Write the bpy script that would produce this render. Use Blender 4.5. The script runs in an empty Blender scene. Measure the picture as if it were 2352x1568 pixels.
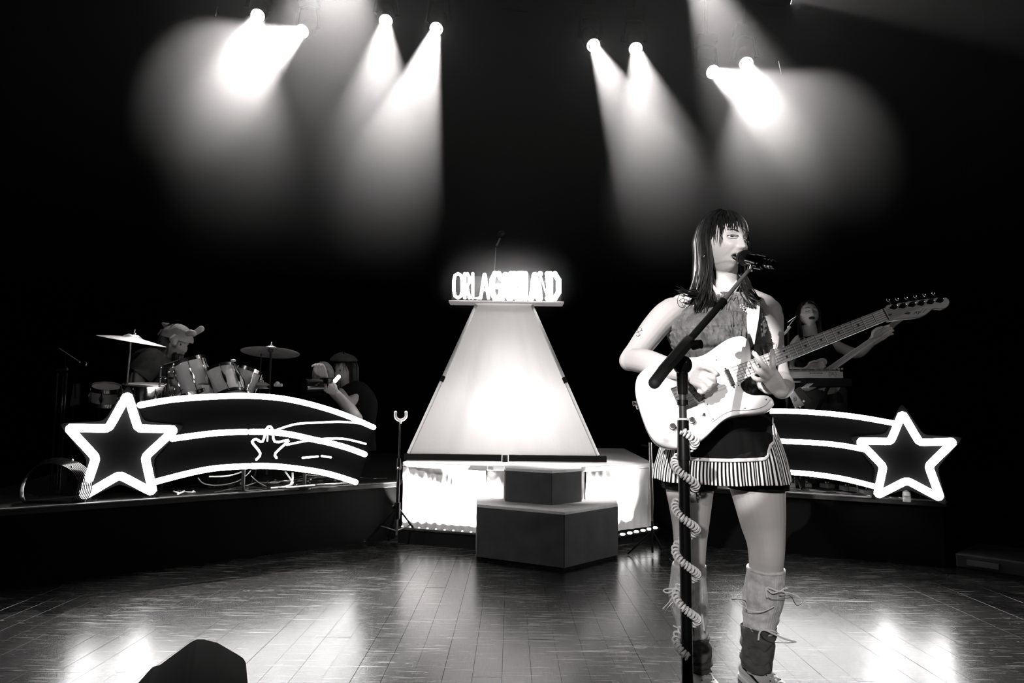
import bpy, bmesh, math, random
import numpy as np
from mathutils import Vector, Matrix, Euler
PI = math.pi
SC = bpy.context.scene
COL = SC.collection
random.seed(7)

# ------------------------------------------------------------------ camera
CAMH = 0.935
camd = bpy.data.cameras.new('camera'); cam = bpy.data.objects.new('camera', camd); COL.objects.link(cam)
camd.sensor_width = 36.0; camd.lens = 24.0; camd.clip_end = 100; camd.clip_start = 0.05
PITCH = math.atan(156 / 1568.0); ROLL = math.radians(0.66)
CM = Matrix.Translation((0, 0, CAMH)) @ Euler((PI / 2 + PITCH, 0, 0)).to_matrix().to_4x4() @ Matrix.Rotation(ROLL, 4, 'Z')
cam.matrix_world = CM
SC.camera = cam
CR = CM.to_3x3(); CO = Vector((0, 0, CAMH))
# ------------------------------------------------------------------ world, exposure
w = bpy.data.worlds.new('world'); SC.world = w; w.use_nodes = True
w.node_tree.nodes['Background'].inputs[0].default_value = (0.0, 0.0, 0.0, 1)
w.node_tree.nodes['Background'].inputs[1].default_value = 0.0
vs = SC.view_settings
SC.display_settings.display_device = 'sRGB'
vs.view_transform = 'Standard'; vs.look = 'None'; vs.exposure = 0.0; vs.gamma = 1.0; vs.use_curve_mapping = False
SC.cycles.use_denoising = True
try: SC.cycles.denoiser = 'OPENIMAGEDENOISE'
except Exception: pass
SC.cycles.max_bounces = 6; SC.cycles.diffuse_bounces = 2; SC.cycles.glossy_bounces = 3
SC.cycles.transmission_bounces = 4; SC.cycles.volume_bounces = 0; SC.cycles.transparent_max_bounces = 6
SC.cycles.sample_clamp_indirect = 4.0; SC.cycles.sample_clamp_direct = 0.0
SC.cycles.caustics_reflective = False; SC.cycles.caustics_refractive = False
SC.cycles.use_light_tree = True
SC.cycles.use_adaptive_sampling = True; SC.cycles.adaptive_threshold = 0.02

WARM = (1.0, 0.968, 0.955)
def ray(px, py):
    return (CR @ Vector((px - 1176.0, -(py - 784.0), -1568.0))).normalized()
def P(px, py, Y):
    d = ray(px, py); return CO + d * (Y / d.y)
def F(px, py, z=0.0):
    d = ray(px, py); return CO + d * ((z - CAMH) / d.z)
def V(*a): return Vector(a)
def onplane(px, py, p0, n):
    d = ray(px, py); return CO + d * ((p0 - CO).dot(n) / d.dot(n))

def spot(name, loc, target, energy, deg, blend=0.2, radius=0.05):
    l = bpy.data.lights.new(name, 'SPOT'); l.energy = energy; l.spot_size = math.radians(deg)
    l.spot_blend = blend; l.shadow_soft_size = radius; l.color = WARM
    o = bpy.data.objects.new(name, l); COL.objects.link(o); o.location = loc
    o.rotation_euler = (Vector(target) - Vector(loc)).to_track_quat('-Z', 'Y').to_euler()
    return o
def arealight(name, loc, target, energy, sx, sy):
    l = bpy.data.lights.new(name, 'AREA'); l.energy = energy; l.shape = 'RECTANGLE'; l.size = sx; l.size_y = sy; l.color = WARM
    o = bpy.data.objects.new(name, l); COL.objects.link(o); o.location = loc
    o.rotation_euler = (Vector(target) - Vector(loc)).to_track_quat('-Z', 'Y').to_euler()
    return o
def point(name, loc, energy, r):
    l = bpy.data.lights.new(name, 'POINT'); l.energy = energy; l.shadow_soft_size = r; l.color = WARM
    o = bpy.data.objects.new(name, l); COL.objects.link(o); o.location = loc; return o

# stage lamps: (pixel x, y, depth), pixel direction of the beam + depth of the aim, watts, cone, blend
LY = 7.0
LAMPS = [
    # px, py, aimx, aimy, aimY, energy, deg, blend, what
    (592, 36, 400, 900, 3.6, 1900, 23, 0.9, 'soft lamp at the left end of the rig, glowing wide'),
    (694, 72, 60, 400, 3.6, 1700, 24, 0.5, 'lamp beside the left end of the rig, throwing its beam sideways'),
    (785, -190, 700, 700, 4.2, 1500, 24, 0.7, 'lamp hung above the frame over the left pair of beams'),
    (886, 48, 790, 1200, 3.4, 1900, 20, 0.9, 'soft lamp left of centre with a wide halo'),
    (1002, 66, 700, 1100, 3.6, 3200, 15.5, 0.3, 'lamp left of centre with a hard edged beam'),
    (1363, 104, 1840, 1100, 3.6, 1700, 15.5, 0.35, 'lamp right of centre with a hard edged beam'),
    (1460, 112, 1680, 1200, 3.4, 1600, 20, 0.9, 'soft lamp right of centre with a wide halo'),
    (1575, -120, 1860, 560, 4.6, 1200, 17, 0.8, 'lamp hung above the frame over the right pair of beams'),
    (1637, 165, 2300, 520, 3.8, 1300, 24, 0.5, 'lamp at the right of the rig, throwing its beam sideways'),
    (1714, 146, 1900, 900, 3.6, 1700, 23, 0.9, 'soft lamp at the right of the rig, glowing wide'),
    (1818, -6, 2500, 20, 6.4, 90, 24, 0.6, 'lamp cut by the top edge of the picture'),
]
LS = 1.75
for i, (px, py, ax, ay, aY, en, dg, bl, _) in enumerate(LAMPS):
    L = P(px, py, LY); T = P(ax, ay, aY); d = (T - L).normalized()
    spot('beam_%d' % i, L - d * (.28 if dg <= 20 else .20), T, en * LS, dg, bl, 0.02)

# follow spot on the singer (from the house, camera left) and a soft front wash
spot('follow_spot', (-2.1, -1.9, 3.7), P(1520, 800, 2.3), 2300, 7.6, 0.08, 0.02)
spot('skirt_fill', (-1.2, -2.4, 2.0), P(1668, 1080, 2.4), 900, 3.2, 0.3, 0.02)  # added narrow spot that brightens only the skirt
spot('head_spot', (-1.5, -2.0, 3.5), P(1640, 555, 2.4), 1500, 5.0, 0.25, 0.03)
spot('front_wash', (-.9, -2.6, 2.4), P(1680, 1200, 2.4), 520, 10.8, 0.3, 0.04)
spot('side_fill', (3.0, -1.6, 3.0), P(1860, 900, 2.2), 110, 17, 0.6, 0.05)  # added fill for the dim guitar neck and headstock
spot('band_wash_left', (-.5, -1.0, 3.6), P(450, 860, 4.6), 100, 26, 0.6, 0.08)
spot('band_wash_right', (.8, -1.0, 3.4), P(1900, 800, 4.9), 110, 16, 0.6, 0.08)
spot('platform_lamp', (-.45, 3.7, 5.6), (-.40, 4.95, .5), 1300, 11.5, .5, .06)
spot('platform_lamp', (.5, 3.7, 5.6), (.46, 4.95, .5), 1300, 11.5, .5, .06)

# ------------------------------------------------------------------ materials
def sh(m):
    m.use_nodes = True; nt = m.node_tree; return nt, nt.nodes, nt.links
def mat(name, col, rough=0.6, metal=0.0, emit=0.0, spec=0.5, noise=0.0, nscale=20.0, bump=0.0, coat=0.0, sheen=0.0, trans=0.0):
    m = bpy.data.materials.new(name); nt, N, L = sh(m); b = N['Principled BSDF']
    if not isinstance(col, (tuple, list)): col = (col, col * 0.985, col * 0.98)
    c = (*col, 1)
    b.inputs['Base Color'].default_value = c; b.inputs['Roughness'].default_value = rough
    b.inputs['Metallic'].default_value = metal; b.inputs['Specular IOR Level'].default_value = spec
    b.inputs['Coat Weight'].default_value = coat; b.inputs['Sheen Weight'].default_value = sheen
    if emit > 0:
        b.inputs['Emission Color'].default_value = (1, .985, .98, 1); b.inputs['Emission Strength'].default_value = emit
    tc = N.new('ShaderNodeTexCoord'); n = N.new('ShaderNodeTexNoise'); n.inputs['Scale'].default_value = nscale
    n.inputs['Detail'].default_value = 4
    L.new(tc.outputs['Object'], n.inputs['Vector'])
    if noise > 0:
        mx = N.new('ShaderNodeMixRGB'); mx.blend_type = 'MULTIPLY'; mx.inputs[0].default_value = 1
        rp = N.new('ShaderNodeMapRange'); rp.inputs[1].default_value = .3; rp.inputs[2].default_value = .7
        rp.inputs[3].default_value = 1 - noise; rp.inputs[4].default_value = 1 + noise * .3
        L.new(n.outputs[0], rp.inputs[0]); mx.inputs[1].default_value = c; L.new(rp.outputs[0], mx.inputs[2])
        L.new(mx.outputs[0], b.inputs['Base Color'])
    if bump > 0:
        bp = N.new('ShaderNodeBump'); bp.inputs['Strength'].default_value = bump; bp.inputs['Distance'].default_value = .01
        L.new(n.outputs[0], bp.inputs['Height']); L.new(bp.outputs[0], b.inputs['Normal'])
    if trans > 0:
        b.inputs['Transmission Weight'].default_value = trans
    return m
def add_math(N, op, a=None, b=None):
    n = N.new('ShaderNodeMath'); n.operation = op
    if a is not None: n.inputs[0].default_value = a
    if b is not None: n.inputs[1].default_value = b
    return n

def floor_material():
    m = bpy.data.materials.new('worn_black_boards'); nt, N, L = sh(m); b = N['Principled BSDF']
    tc = N.new('ShaderNodeTexCoord'); geo = N.new('ShaderNodeNewGeometry'); oi = N.new('ShaderNodeObjectInfo')
    pos = geo.outputs['Position']
    def scr(rot, sx, sy, lo, hi, mscale, mlo, mhi, dist=.35):
        mp = N.new('ShaderNodeMapping'); mp.inputs['Rotation'].default_value = (0, 0, math.radians(rot))
        mp.inputs['Scale'].default_value = (sx, sy, 1); L.new(pos, mp.inputs[0])
        n = N.new('ShaderNodeTexNoise'); n.inputs['Scale'].default_value = 1; n.inputs['Detail'].default_value = 2
        n.inputs['Distortion'].default_value = dist; L.new(mp.outputs[0], n.inputs[0])
        r = N.new('ShaderNodeMapRange'); r.inputs[1].default_value = lo; r.inputs[2].default_value = hi; L.new(n.outputs[0], r.inputs[0])
        k = N.new('ShaderNodeTexNoise'); k.inputs['Scale'].default_value = mscale; L.new(pos, k.inputs[0])
        r2 = N.new('ShaderNodeMapRange'); r2.inputs[1].default_value = mlo; r2.inputs[2].default_value = mhi; L.new(k.outputs[0], r2.inputs[0])
        q = add_math(N, 'MULTIPLY'); L.new(r.outputs[0], q.inputs[0]); L.new(r2.outputs[0], q.inputs[1]); return q.outputs[0]
    def mx(a, bb):
        q = add_math(N, 'MAXIMUM'); L.new(a, q.inputs[0]); L.new(bb, q.inputs[1]); return q.outputs[0]
    s = scr(6, 3.5, 210, .71, .77, 1.7, .5, .62)
    s = mx(s, scr(34, 3.6, 200, .66, .71, 2.6, .44, .56, .8))
    s = mx(s, scr(-62, 3.2, 160, .66, .72, 3.1, .44, .58, 1.0))
    s = mx(s, scr(80, 3.4, 150, .66, .71, 2.1, .44, .58, .7))
    s = mx(s, scr(-15, 11, 120, .68, .73, 5, .48, .6, 2.0))
    dk = scr(12, 5, 150, .73, .78, 2.2, .54, .64, .9)
    big = N.new('ShaderNodeTexNoise'); big.inputs['Scale'].default_value = 2.3; big.inputs['Detail'].default_value = 6; L.new(pos, big.inputs[0])
    fine = N.new('ShaderNodeTexNoise'); fine.inputs['Scale'].default_value = 1; fine.inputs['Detail'].default_value = 5
    mp = N.new('ShaderNodeMapping'); mp.inputs['Scale'].default_value = (190, 14, 1); L.new(pos, mp.inputs[0]); L.new(mp.outputs[0], fine.inputs[0])
    cr = N.new('ShaderNodeMapRange'); cr.inputs[1].default_value = .3; cr.inputs[2].default_value = .75; cr.inputs[3].default_value = .004; cr.inputs[4].default_value = .015
    L.new(big.outputs[0], cr.inputs[0])
    a1 = add_math(N, 'MULTIPLY'); L.new(cr.outputs[0], a1.inputs[0])
    r3 = N.new('ShaderNodeMapRange'); r3.inputs[3].default_value = .8; r3.inputs[4].default_value = 1.2; L.new(oi.outputs['Random'], r3.inputs[0]); L.new(r3.outputs[0], a1.inputs[1])
    a2 = add_math(N, 'MULTIPLY_ADD'); a2.inputs[1].default_value = .16; L.new(s, a2.inputs[0]); L.new(a1.outputs[0], a2.inputs[2])
    inv = add_math(N, 'SUBTRACT', 1.0); L.new(dk, inv.inputs[1])
    a3 = add_math(N, 'MULTIPLY'); L.new(a2.outputs[0], a3.inputs[0]); L.new(inv.outputs[0], a3.inputs[1])
    cc = N.new('ShaderNodeCombineColor')
    for k, f in enumerate((1.0, .965, .955)):
        q = add_math(N, 'MULTIPLY', None, f); L.new(a3.outputs[0], q.inputs[0]); L.new(q.outputs[0], cc.inputs[k])
    L.new(cc.outputs[0], b.inputs['Base Color'])
    rr = N.new('ShaderNodeMapRange'); rr.inputs[1].default_value = .3; rr.inputs[2].default_value = .7; rr.inputs[3].default_value = .225; rr.inputs[4].default_value = .275
    L.new(fine.outputs[0], rr.inputs[0])
    ra = add_math(N, 'MULTIPLY_ADD'); ra.inputs[1].default_value = .22; L.new(s, ra.inputs[0]); L.new(rr.outputs[0], ra.inputs[2])
    rb = add_math(N, 'MULTIPLY_ADD'); rb.inputs[1].default_value = .4; L.new(dk, rb.inputs[0]); L.new(ra.outputs[0], rb.inputs[2])
    L.new(rb.outputs[0], b.inputs['Roughness'])
    b.inputs['Specular IOR Level'].default_value = .32; b.inputs['Coat Weight'].default_value = .55
    cq = add_math(N, 'MULTIPLY', None, .82); L.new(rb.outputs[0], cq.inputs[0]); L.new(cq.outputs[0], b.inputs['Coat Roughness'])
    bp = N.new('ShaderNodeBump'); bp.inputs['Strength'].default_value = .06; bp.inputs['Distance'].default_value = .003
    hs = add_math(N, 'SUBTRACT'); L.new(fine.outputs[0], hs.inputs[0]); L.new(s, hs.inputs[1])
    L.new(hs.outputs[0], bp.inputs['Height']); L.new(bp.outputs[0], b.inputs['Normal'])
    return m

def drape_material(name, trans, col=.82, sx=26):
    m = bpy.data.materials.new(name); nt, N, L = sh(m)
    out = N['Material Output']; N.remove(N['Principled BSDF'])
    d = N.new('ShaderNodeBsdfDiffuse'); t = N.new('ShaderNodeBsdfTranslucent'); mxs = N.new('ShaderNodeMixShader')
    for q in (d, t): q.inputs['Color'].default_value = (col, col * .985, col * .98, 1)
    mxs.inputs[0].default_value = trans; L.new(d.outputs[0], mxs.inputs[1]); L.new(t.outputs[0], mxs.inputs[2]); L.new(mxs.outputs[0], out.inputs[0])
    tc = N.new('ShaderNodeTexCoord'); mp = N.new('ShaderNodeMapping'); mp.inputs['Scale'].default_value = (sx, sx, 1.2)
    n = N.new('ShaderNodeTexNoise'); n.inputs['Scale'].default_value = 1; n.inputs['Detail'].default_value = 3
    L.new(tc.outputs['Object'], mp.inputs[0]); L.new(mp.outputs[0], n.inputs[0])
    bp = N.new('ShaderNodeBump'); bp.inputs['Strength'].default_value = .35; bp.inputs['Distance'].default_value = .01
    L.new(n.outputs[0], bp.inputs['Height'])
    for q in (d, t): L.new(bp.outputs[0], q.inputs['Normal'])
    return m
M = dict(
    black=mat('matt_black', .006, .85, spec=.15), curtain=mat('black_serge', .004, .95, spec=.05),
    blackmetal=mat('black_metal', .012, .32, .6), gloss=mat('gloss_black', .008, .14, 0, coat=.4),
    chrome=mat('chrome', .75, .16, 1.0), steel=mat('steel', .42, .3, 1.0), rubber=mat('rubber', .01, .7),
    white=mat('white_paint', .8, .5), floor=floor_material(),
    boxgrey=mat('grey_ply', .06, .7, noise=.35, nscale=9), boxtop=mat('white_top', .85, .5, noise=.1),
    neon=mat('neon_white', .9, .4, emit=18.0), neonsoft=mat('neon_dim', .9, .4, emit=3.5), led=mat('led', .9, .4, emit=8.0),
    lens=mat('lamp_lens', .9, .2, emit=30.0), letters=mat('letter_lamp', .9, .4, emit=9.0),
    acrylic=mat('smoked_panel', .0032, .8, spec=.015), acrylic_dark=mat('smoked_tail_panel', .0014, .8, spec=.01), panelback=mat('sign_back', .02, .8),
    drape=drape_material('white_drape', .25), cone=drape_material('cone_fabric', .75, .8, 14),
    riser=mat('riser_top', .03, .38, noise=.5, nscale=12), edge=mat('riser_edge', .28, .3, .5, noise=.4, nscale=30),
)

# ------------------------------------------------------------------ mesh builder
def origin_of(o):
    v = Vector((0, 0, 0))
    while o is not None: v += o.location; o = o.parent
    return v
class MB:
    def __init__(s): s.v = []; s.f = []; s.mi = []; s.cur = 0
    def add(s, vs, fs):
        b = len(s.v); s.v.extend([tuple(x) for x in vs]); s.f.extend([tuple(b + i for i in f) for f in fs]); s.mi.extend([s.cur] * len(fs)); return s
    def box(s, c, size, rot=None, taper=1.0):
        c = Vector(c); sx, sy, sz = [q / 2 for q in size]; R = rot if rot is not None else Matrix.Identity(3)
        vs = []
        for dz in (-1, 1):
            t = taper if dz > 0 else 1
            for dx, dy in ((-1, -1), (1, -1), (1, 1), (-1, 1)): vs.append(c + R @ Vector((dx * sx * t, dy * sy * t, dz * sz)))
        return s.add(vs, [(3, 2, 1, 0), (4, 5, 6, 7), (0, 1, 5, 4), (1, 2, 6, 5), (2, 3, 7, 6), (3, 0, 4, 7)])
    def tube(s, pts, r, n=10, cap=True, sec=None, flat=1.0, up=None, closed=False):
        """swept tube; r a number or a list; flat squeezes the second axis"""
        pts = [Vector(p) for p in pts]; m = len(pts)
        rs = r if isinstance(r, (list, tuple)) else [r] * m
        T = []
        for i in range(m):
            if closed: t = pts[(i + 1) % m] - pts[i - 1]
            else: t = pts[min(i + 1, m - 1)] - pts[max(i - 1, 0)]
            T.append(t.normalized() if t.length > 1e-9 else Vector((0, 0, 1)))
        u = up if up is not None else (Vector((0, 0, 1)) if abs(T[0].z) < .9 else Vector((1, 0, 0)))
        a = (u - T[0] * u.dot(T[0])).normalized()
        vs = []
        for i in range(m):
            if i: a = (a - T[i] * a.dot(T[i])); a = a.normalized() if a.length > 1e-6 else T[i].orthogonal().normalized()
            b = T[i].cross(a); rr = rs[i]
            if isinstance(rr, (tuple, list)): ra, rb = rr
            else: ra, rb = rr, rr * flat
            for k in range(n):
                q = 2 * PI * k / n; vs.append(pts[i] + a * math.cos(q) * ra + b * math.sin(q) * rb)
        fs = []
        rng = m if closed else m - 1
        for i in range(rng):
            j = (i + 1) % m
            for k in range(n): fs.append((i * n + k, i * n + (k + 1) % n, j * n + (k + 1) % n, j * n + k))
        if cap and not closed: fs.append(tuple(range(n - 1, -1, -1))); fs.append(tuple((m - 1) * n + k for k in range(n)))
        return s.add(vs, fs)
    def cyl(s, a, b, r, r2=None, n=16): return s.tube([a, b], [r, r if r2 is None else r2], n)
    def sph(s, c, r, n=16, m=10, R=None):
        c = Vector(c); rx, ry, rz = (r, r, r) if not isinstance(r, (tuple, list)) else r
        R = R if R is not None else Matrix.Identity(3)
        vs = [c + R @ Vector((0, 0, -rz))]; 
        for i in range(1, m):
            t = -PI / 2 + PI * i / m
            for k in range(n):
                q = 2 * PI * k / n; vs.append(c + R @ Vector((rx * math.cos(t) * math.cos(q), ry * math.cos(t) * math.sin(q), rz * math.sin(t))))
        vs.append(c + R @ Vector((0, 0, rz))); fs = []
        for k in range(n): fs.append((0, 1 + (k + 1) % n, 1 + k))
        for i in range(m - 2):
            for k in range(n):
                a = 1 + i * n; fs.append((a + k, a + (k + 1) % n, a + n + (k + 1) % n, a + n + k))
        a = 1 + (m - 2) * n
        for k in range(n): fs.append((a + k, a + (k + 1) % n, len(vs) - 1))
        return s.add(vs, fs)
    def lathe(s, prof, c, R=None, n=32, cap=False):
        """prof: [(radius, height)]"""
        c = Vector(c); R = R if R is not None else Matrix.Identity(3); vs = []
        for (r, z) in prof:
            for k in range(n):
                q = 2 * PI * k / n; vs.append(c + R @ Vector((r * math.cos(q), r * math.sin(q), z)))
        fs = []
        for i in range(len(prof) - 1):
            for k in range(n): fs.append((i * n + k, i * n + (k + 1) % n, (i + 1) * n + (k + 1) % n, (i + 1) * n + k))
        if cap: fs.append(tuple(range(n - 1, -1, -1))); fs.append(tuple((len(prof) - 1) * n + k for k in range(n)))
        return s.add(vs, fs)
    def prism(s, pts, ext):
        """pts: 3D outline; ext: vector or list of offset vectors. Caps triangulated later by blender (ngon)"""
        pts = [Vector(p) for p in pts]; n = len(pts); ext = Vector(ext)
        vs = pts + [p + ext for p in pts]
        fs = [tuple(range(n)), tuple(range(2 * n - 1, n - 1, -1))]
        for k in range(n): fs.append((k, n + k, n + (k + 1) % n, (k + 1) % n))
        return s.add(vs, fs)
    def build(s, name, m, parent=None, smooth=True, angle=40, bevel=0, off=None, subsurf=0):
        o0 = origin_of(parent) if parent is not None else Vector((0, 0, 0))
        loc = Vector(off) - o0 if off is not None else Vector((0, 0, 0)); o0 = o0 + loc
        me = bpy.data.meshes.new(name); me.from_pydata([(x - o0.x, y - o0.y, z - o0.z) for x, y, z in s.v], [], s.f)
        mats = m if isinstance(m, (list, tuple)) else [m]
        for q in mats: me.materials.append(M[q] if isinstance(q, str) else q)
        if len(mats) > 1: me.polygons.foreach_set('material_index', s.mi)
        bm = bmesh.new(); bm.from_mesh(me); bmesh.ops.recalc_face_normals(bm, faces=bm.faces); bm.to_mesh(me); bm.free()
        if smooth:
            me.polygons.foreach_set('use_smooth', [True] * len(me.polygons))
            me.set_sharp_from_angle(angle=math.radians(angle))
        me.update()
        o = bpy.data.objects.new(name, me); COL.objects.link(o); o.location = loc
        if parent is not None: o.parent = parent
        if bevel: q = o.modifiers.new('bevel', 'BEVEL'); q.width = bevel; q.segments = 2; q.limit_method = 'ANGLE'
        if subsurf: q = o.modifiers.new('sub', 'SUBSURF'); q.levels = subsurf; q.render_levels = subsurf
        return o
def thing(name, label, cat, loc=(0, 0, 0), group=None):
    o = bpy.data.objects.new(name, None); COL.objects.link(o); o.location = loc; o.empty_display_size = .1
    o['label'] = label; o['category'] = cat
    if group: o['group'] = group
    return o
def tag(o, label, cat, group=None, kind=None):
    o['label'] = label; o['category'] = cat
    if group: o['group'] = group
    if kind: o['kind'] = kind
    return o
def struct(o, label=None):
    o['kind'] = 'structure'
    if label: o['label'] = label
    return o
def copy_tree(o, loc=None, label=None, parent=None):
    c = o.copy(); COL.objects.link(c); c.parent = parent
    if loc is not None: c.location = loc
    if label: c['label'] = label
    for ch in list(o.children): copy_tree(ch, None, None, c)
    return c
def catmull(pts, k=6, closed=False):
    pts = [Vector(p) for p in pts]; n = len(pts); out = []
    rng = n if closed else n - 1
    for i in range(rng):
        p0 = pts[(i - 1) % n] if closed else pts[max(i - 1, 0)]; p1 = pts[i]; p2 = pts[(i + 1) % n]
        p3 = pts[(i + 2) % n] if closed else pts[min(i + 2, n - 1)]
        for j in range(k):
            t = j / k; out.append(.5 * ((2 * p1) + (p2 - p0) * t + (2 * p0 - 5 * p1 + 4 * p2 - p3) * t * t + (3 * p1 - p0 - 3 * p2 + p3) * t ** 3))
    if not closed: out.append(pts[-1])
    return out
def lerp(a, b, t): return a + (b - a) * t
def frame(d, up=Vector((0, 0, 1))):
    """matrix whose Z is d"""
    z = Vector(d).normalized(); x = up.cross(z)
    if x.length < 1e-4: x = Vector((1, 0, 0))
    x.normalize(); y = z.cross(x); return Matrix((x, y, z)).transposed()
HD = .15

# ================================================================== the setting
def wall(name, c, size, label):
    struct(MB().box(c, size).build(name, 'curtain', smooth=False), label)
b = MB().box((0, 4.5, -.06), (17, 15, .08)); floor = struct(b.build('floor', 'black', smooth=False), 'worn dark stage floor of narrow boards')
wall('wall_back', (0, 11.6, 5), (17, .1, 10.4), 'black curtain far behind the stage')
wall('wall_left', (-8.4, 4.5, 5), (.1, 15, 10.4), 'black side curtain at the left')
wall('wall_right', (8.4, 4.5, 5), (.1, 15, 10.4), 'black side curtain at the right')
# boards: widths run along X, boards run in depth
PW = .104
lens = {}
def plank_mesh(L):
    if L in lens: return lens[L]
    q = MB(); hw = PW / 2 - .0003; hl = L / 2 - .0003; c = .0005
    vs = [(-hw, -hl, -.02), (hw, -hl, -.02), (hw, hl, -.02), (-hw, hl, -.02), (-hw, -hl, -c), (hw, -hl, -c), (hw, hl, -c), (-hw, hl, -c),
          (-hw + c, -hl + c, 0), (hw - c, -hl + c, 0), (hw - c, hl - c, 0), (-hw + c, hl - c, 0)]
    fs = [(0, 1, 5, 4), (1, 2, 6, 5), (2, 3, 7, 6), (3, 0, 4, 7), (4, 5, 9, 8), (5, 6, 10, 9), (6, 7, 11, 10), (7, 4, 8, 11), (8, 9, 10, 11)]
    me = bpy.data.meshes.new('plank'); me.from_pydata(vs, [], fs); me.materials.append(M['floor']); lens[L] = me; return me
rnd = random.Random(3)
n = 0
for k in range(-44, 45):
    x = k * PW + .03
    segs = [0.9]
    L0 = rnd.choice((1.4, 1.8, 2.2)); y = .7
    ys = [(y, L0), (y + L0, rnd.choice((1.6, 2.0, 2.4)))]
    ys.append((ys[-1][0] + ys[-1][1], 3.2))
    for (y0, L) in ys:
        if n >= 298: break
        if abs(x) > .9 + .92 * (y0 + L): continue
        o = bpy.data.objects.new('plank', plank_mesh(L)); COL.objects.link(o); o.parent = floor
        o.location = (x, y0 + L / 2, rnd.uniform(-.0006, .0006) - 0.0); n += 1

# risers ---------------------------------------------------------------
RH = .40
def riser(name, label, pts, h=RH):
    c = sum((Vector((p[0], p[1], 0)) for p in pts), Vector()) / len(pts)
    t = thing(name, label, 'riser', (c.x, c.y, 0))
    lip = [Vector((p[0], p[1], h - .03)) for p in pts]
    MB().prism(lip, (0, 0, .03)).build('riser_top', 'riser', t, smooth=False, bevel=.004)
    ins = [Vector(((p[0] - c.x) * .985 + c.x, (p[1] - c.y) * .985 + c.y, 0)) for p in pts]
    MB().prism(ins, (0, 0, h - .031)).build('skirt', 'curtain', t, smooth=False)
    a, b2 = Vector((*pts[0], h)), Vector((*pts[1], h)); d = (b2 - a).normalized(); nrm = Vector((d.y, -d.x, 0))
    if nrm.y > 0: nrm = -nrm
    q = MB(); q.prism([a + nrm * .006, a + nrm * .006 + V(0, 0, .006), a - nrm * .035 + V(0, 0, .006), a - nrm * .035 + V(0, 0, -.0)], b2 - a)
    e = q.build('edge_trim', 'edge', t, smooth=False); e['label'] = 'pale metal edge strip'
    return t
la, lb = F(-260, 1392), F(912, 1238)
riser('stage_riser', 'black skirted riser at the left carrying the drums and the large neon star', [(la.x, la.y), (lb.x, lb.y), (lb.x - .12, 8.2), (la.x - 1.6, 8.2)])
ra_, rb_ = F(2184, 1308), F(1560, 1249)
riser('stage_riser', 'black skirted riser at the right behind the singer carrying the keyboard', [(ra_.x, ra_.y), (rb_.x, rb_.y), (rb_.x + .1, 8.2), (ra_.x + .25, 8.2)])

# central platform -------------------------------------------------------
pL, pR = F(920, 1243), F(1503, 1240)
PF = 4.70
pC1, pC2 = Vector((P(1120, 1000, PF).x, PF, 0)), Vector((P(1345, 1000, PF).x, PF, 0))
pBL, pBR = Vector((pL.x + .02, 7.0, 0)), Vector((pR.x + .1, 7.0, 0))
PH = .555
t = thing('centre_platform', 'centre platform with glowing white drape and white top under the cone', 'platform', (0, 5.6, 0))
oc = Vector((0.0, 5.8, 0))
def inset(p, s): return oc + (Vector(p) - oc) * s
poly = [pL, pC1, pC2, pR, pBR, pBL]
MB().prism([inset(p, .99) for p in poly], (0, 0, .10)).build('base', 'black', t, smooth=False)
MB().prism([inset(p, 1.0) + V(0, 0, PH - .035) for p in poly], (0, 0, .035)).build('deck', 'boxtop', t, smooth=False, bevel=.006)
def drape(a, b2, z0, z1, name='drape', m='drape', amp=.006, nf=14, swag=0):
    d = (b2 - a); Lg = d.length; d.normalize(); nr = Vector((d.y, -d.x, 0))
    if nr.y > 0: nr = -nr
    q = MB(); nx, nz = 90, 14; vs = []
    for j in range(nz + 1):
        for i in range(nx + 1):
            u = i / nx; v = j / nz
            o = amp * (math.sin(u * Lg * nf * 2 * PI) * .6 + math.sin(u * Lg * nf * 3.3 + v * 2) * .4) * (1.2 - .7 * v)
            o += swag * math.sin(v * 9 + u * 5) * max(0, v - .55)
            vs.append(a + d * (u * Lg) + nr * (o + .012) + V(0, 0, lerp(z0, z1, v)))
    fs = [(j * (nx + 1) + i, j * (nx + 1) + i + 1, (j + 1) * (nx + 1) + i + 1, (j + 1) * (nx + 1) + i) for j in range(nz) for i in range(nx)]
    q.add(vs, fs); return q.build(name, m, t)
A, B, B2, C_ = inset(pL, .985), inset(pC1, .985), inset(pC2, .985), inset(pR, .985)
drape(A, B, .10, PH - .036, swag=.03); drape(B, B2, .10, PH - .036, swag=.02); drape(B2, C_, .10, PH - .036, swag=.02)
drape(inset(pBL, .985), A, .10, PH - .036)
# row of uplights along the foot of the drape: LED bars with small lenses
def uplights(a, b2, n, name, label, w, skip=0, first=.04):
    d = (b2 - a); Lg = d.length; d.normalize(); nr = Vector((d.y, -d.x, 0))
    if nr.y > 0: nr = -nr
    base = (a + b2) / 2 + nr * .050
    tt = thing(name, label, 'light bar', (base.x, base.y, 0), 'light bars at the foot of the drape')
    q = MB(); q.tube([a + nr * .050 + V(0, 0, .095), b2 + nr * .050 + V(0, 0, .095)], .017, 8); q.build('housing', 'blackmetal', tt)
    mb = MB(); mb.prism([a + nr * .035 + V(0, 0, .0), a + nr * .065 + V(0, 0, 0), a + nr * .065 + V(0, 0, .085), a + nr * .035 + V(0, 0, .085)], d * Lg); mb.build('foot', 'black', tt, smooth=False)
    for i in range(n):
        p = a + d * (Lg * (first + (1 - 2 * first) * i / (n - 1))) + nr * .052 + V(0, 0, .112)
        MB().sph(p, (.007, .007, .004), 10, 6).build('lens', 'led', tt)
        if i >= skip: spot('uplight', p + V(0, 0, .012) - nr * .002, p + V(0, 0, 1) - nr * .45, w, 84, .35, .006)
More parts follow.
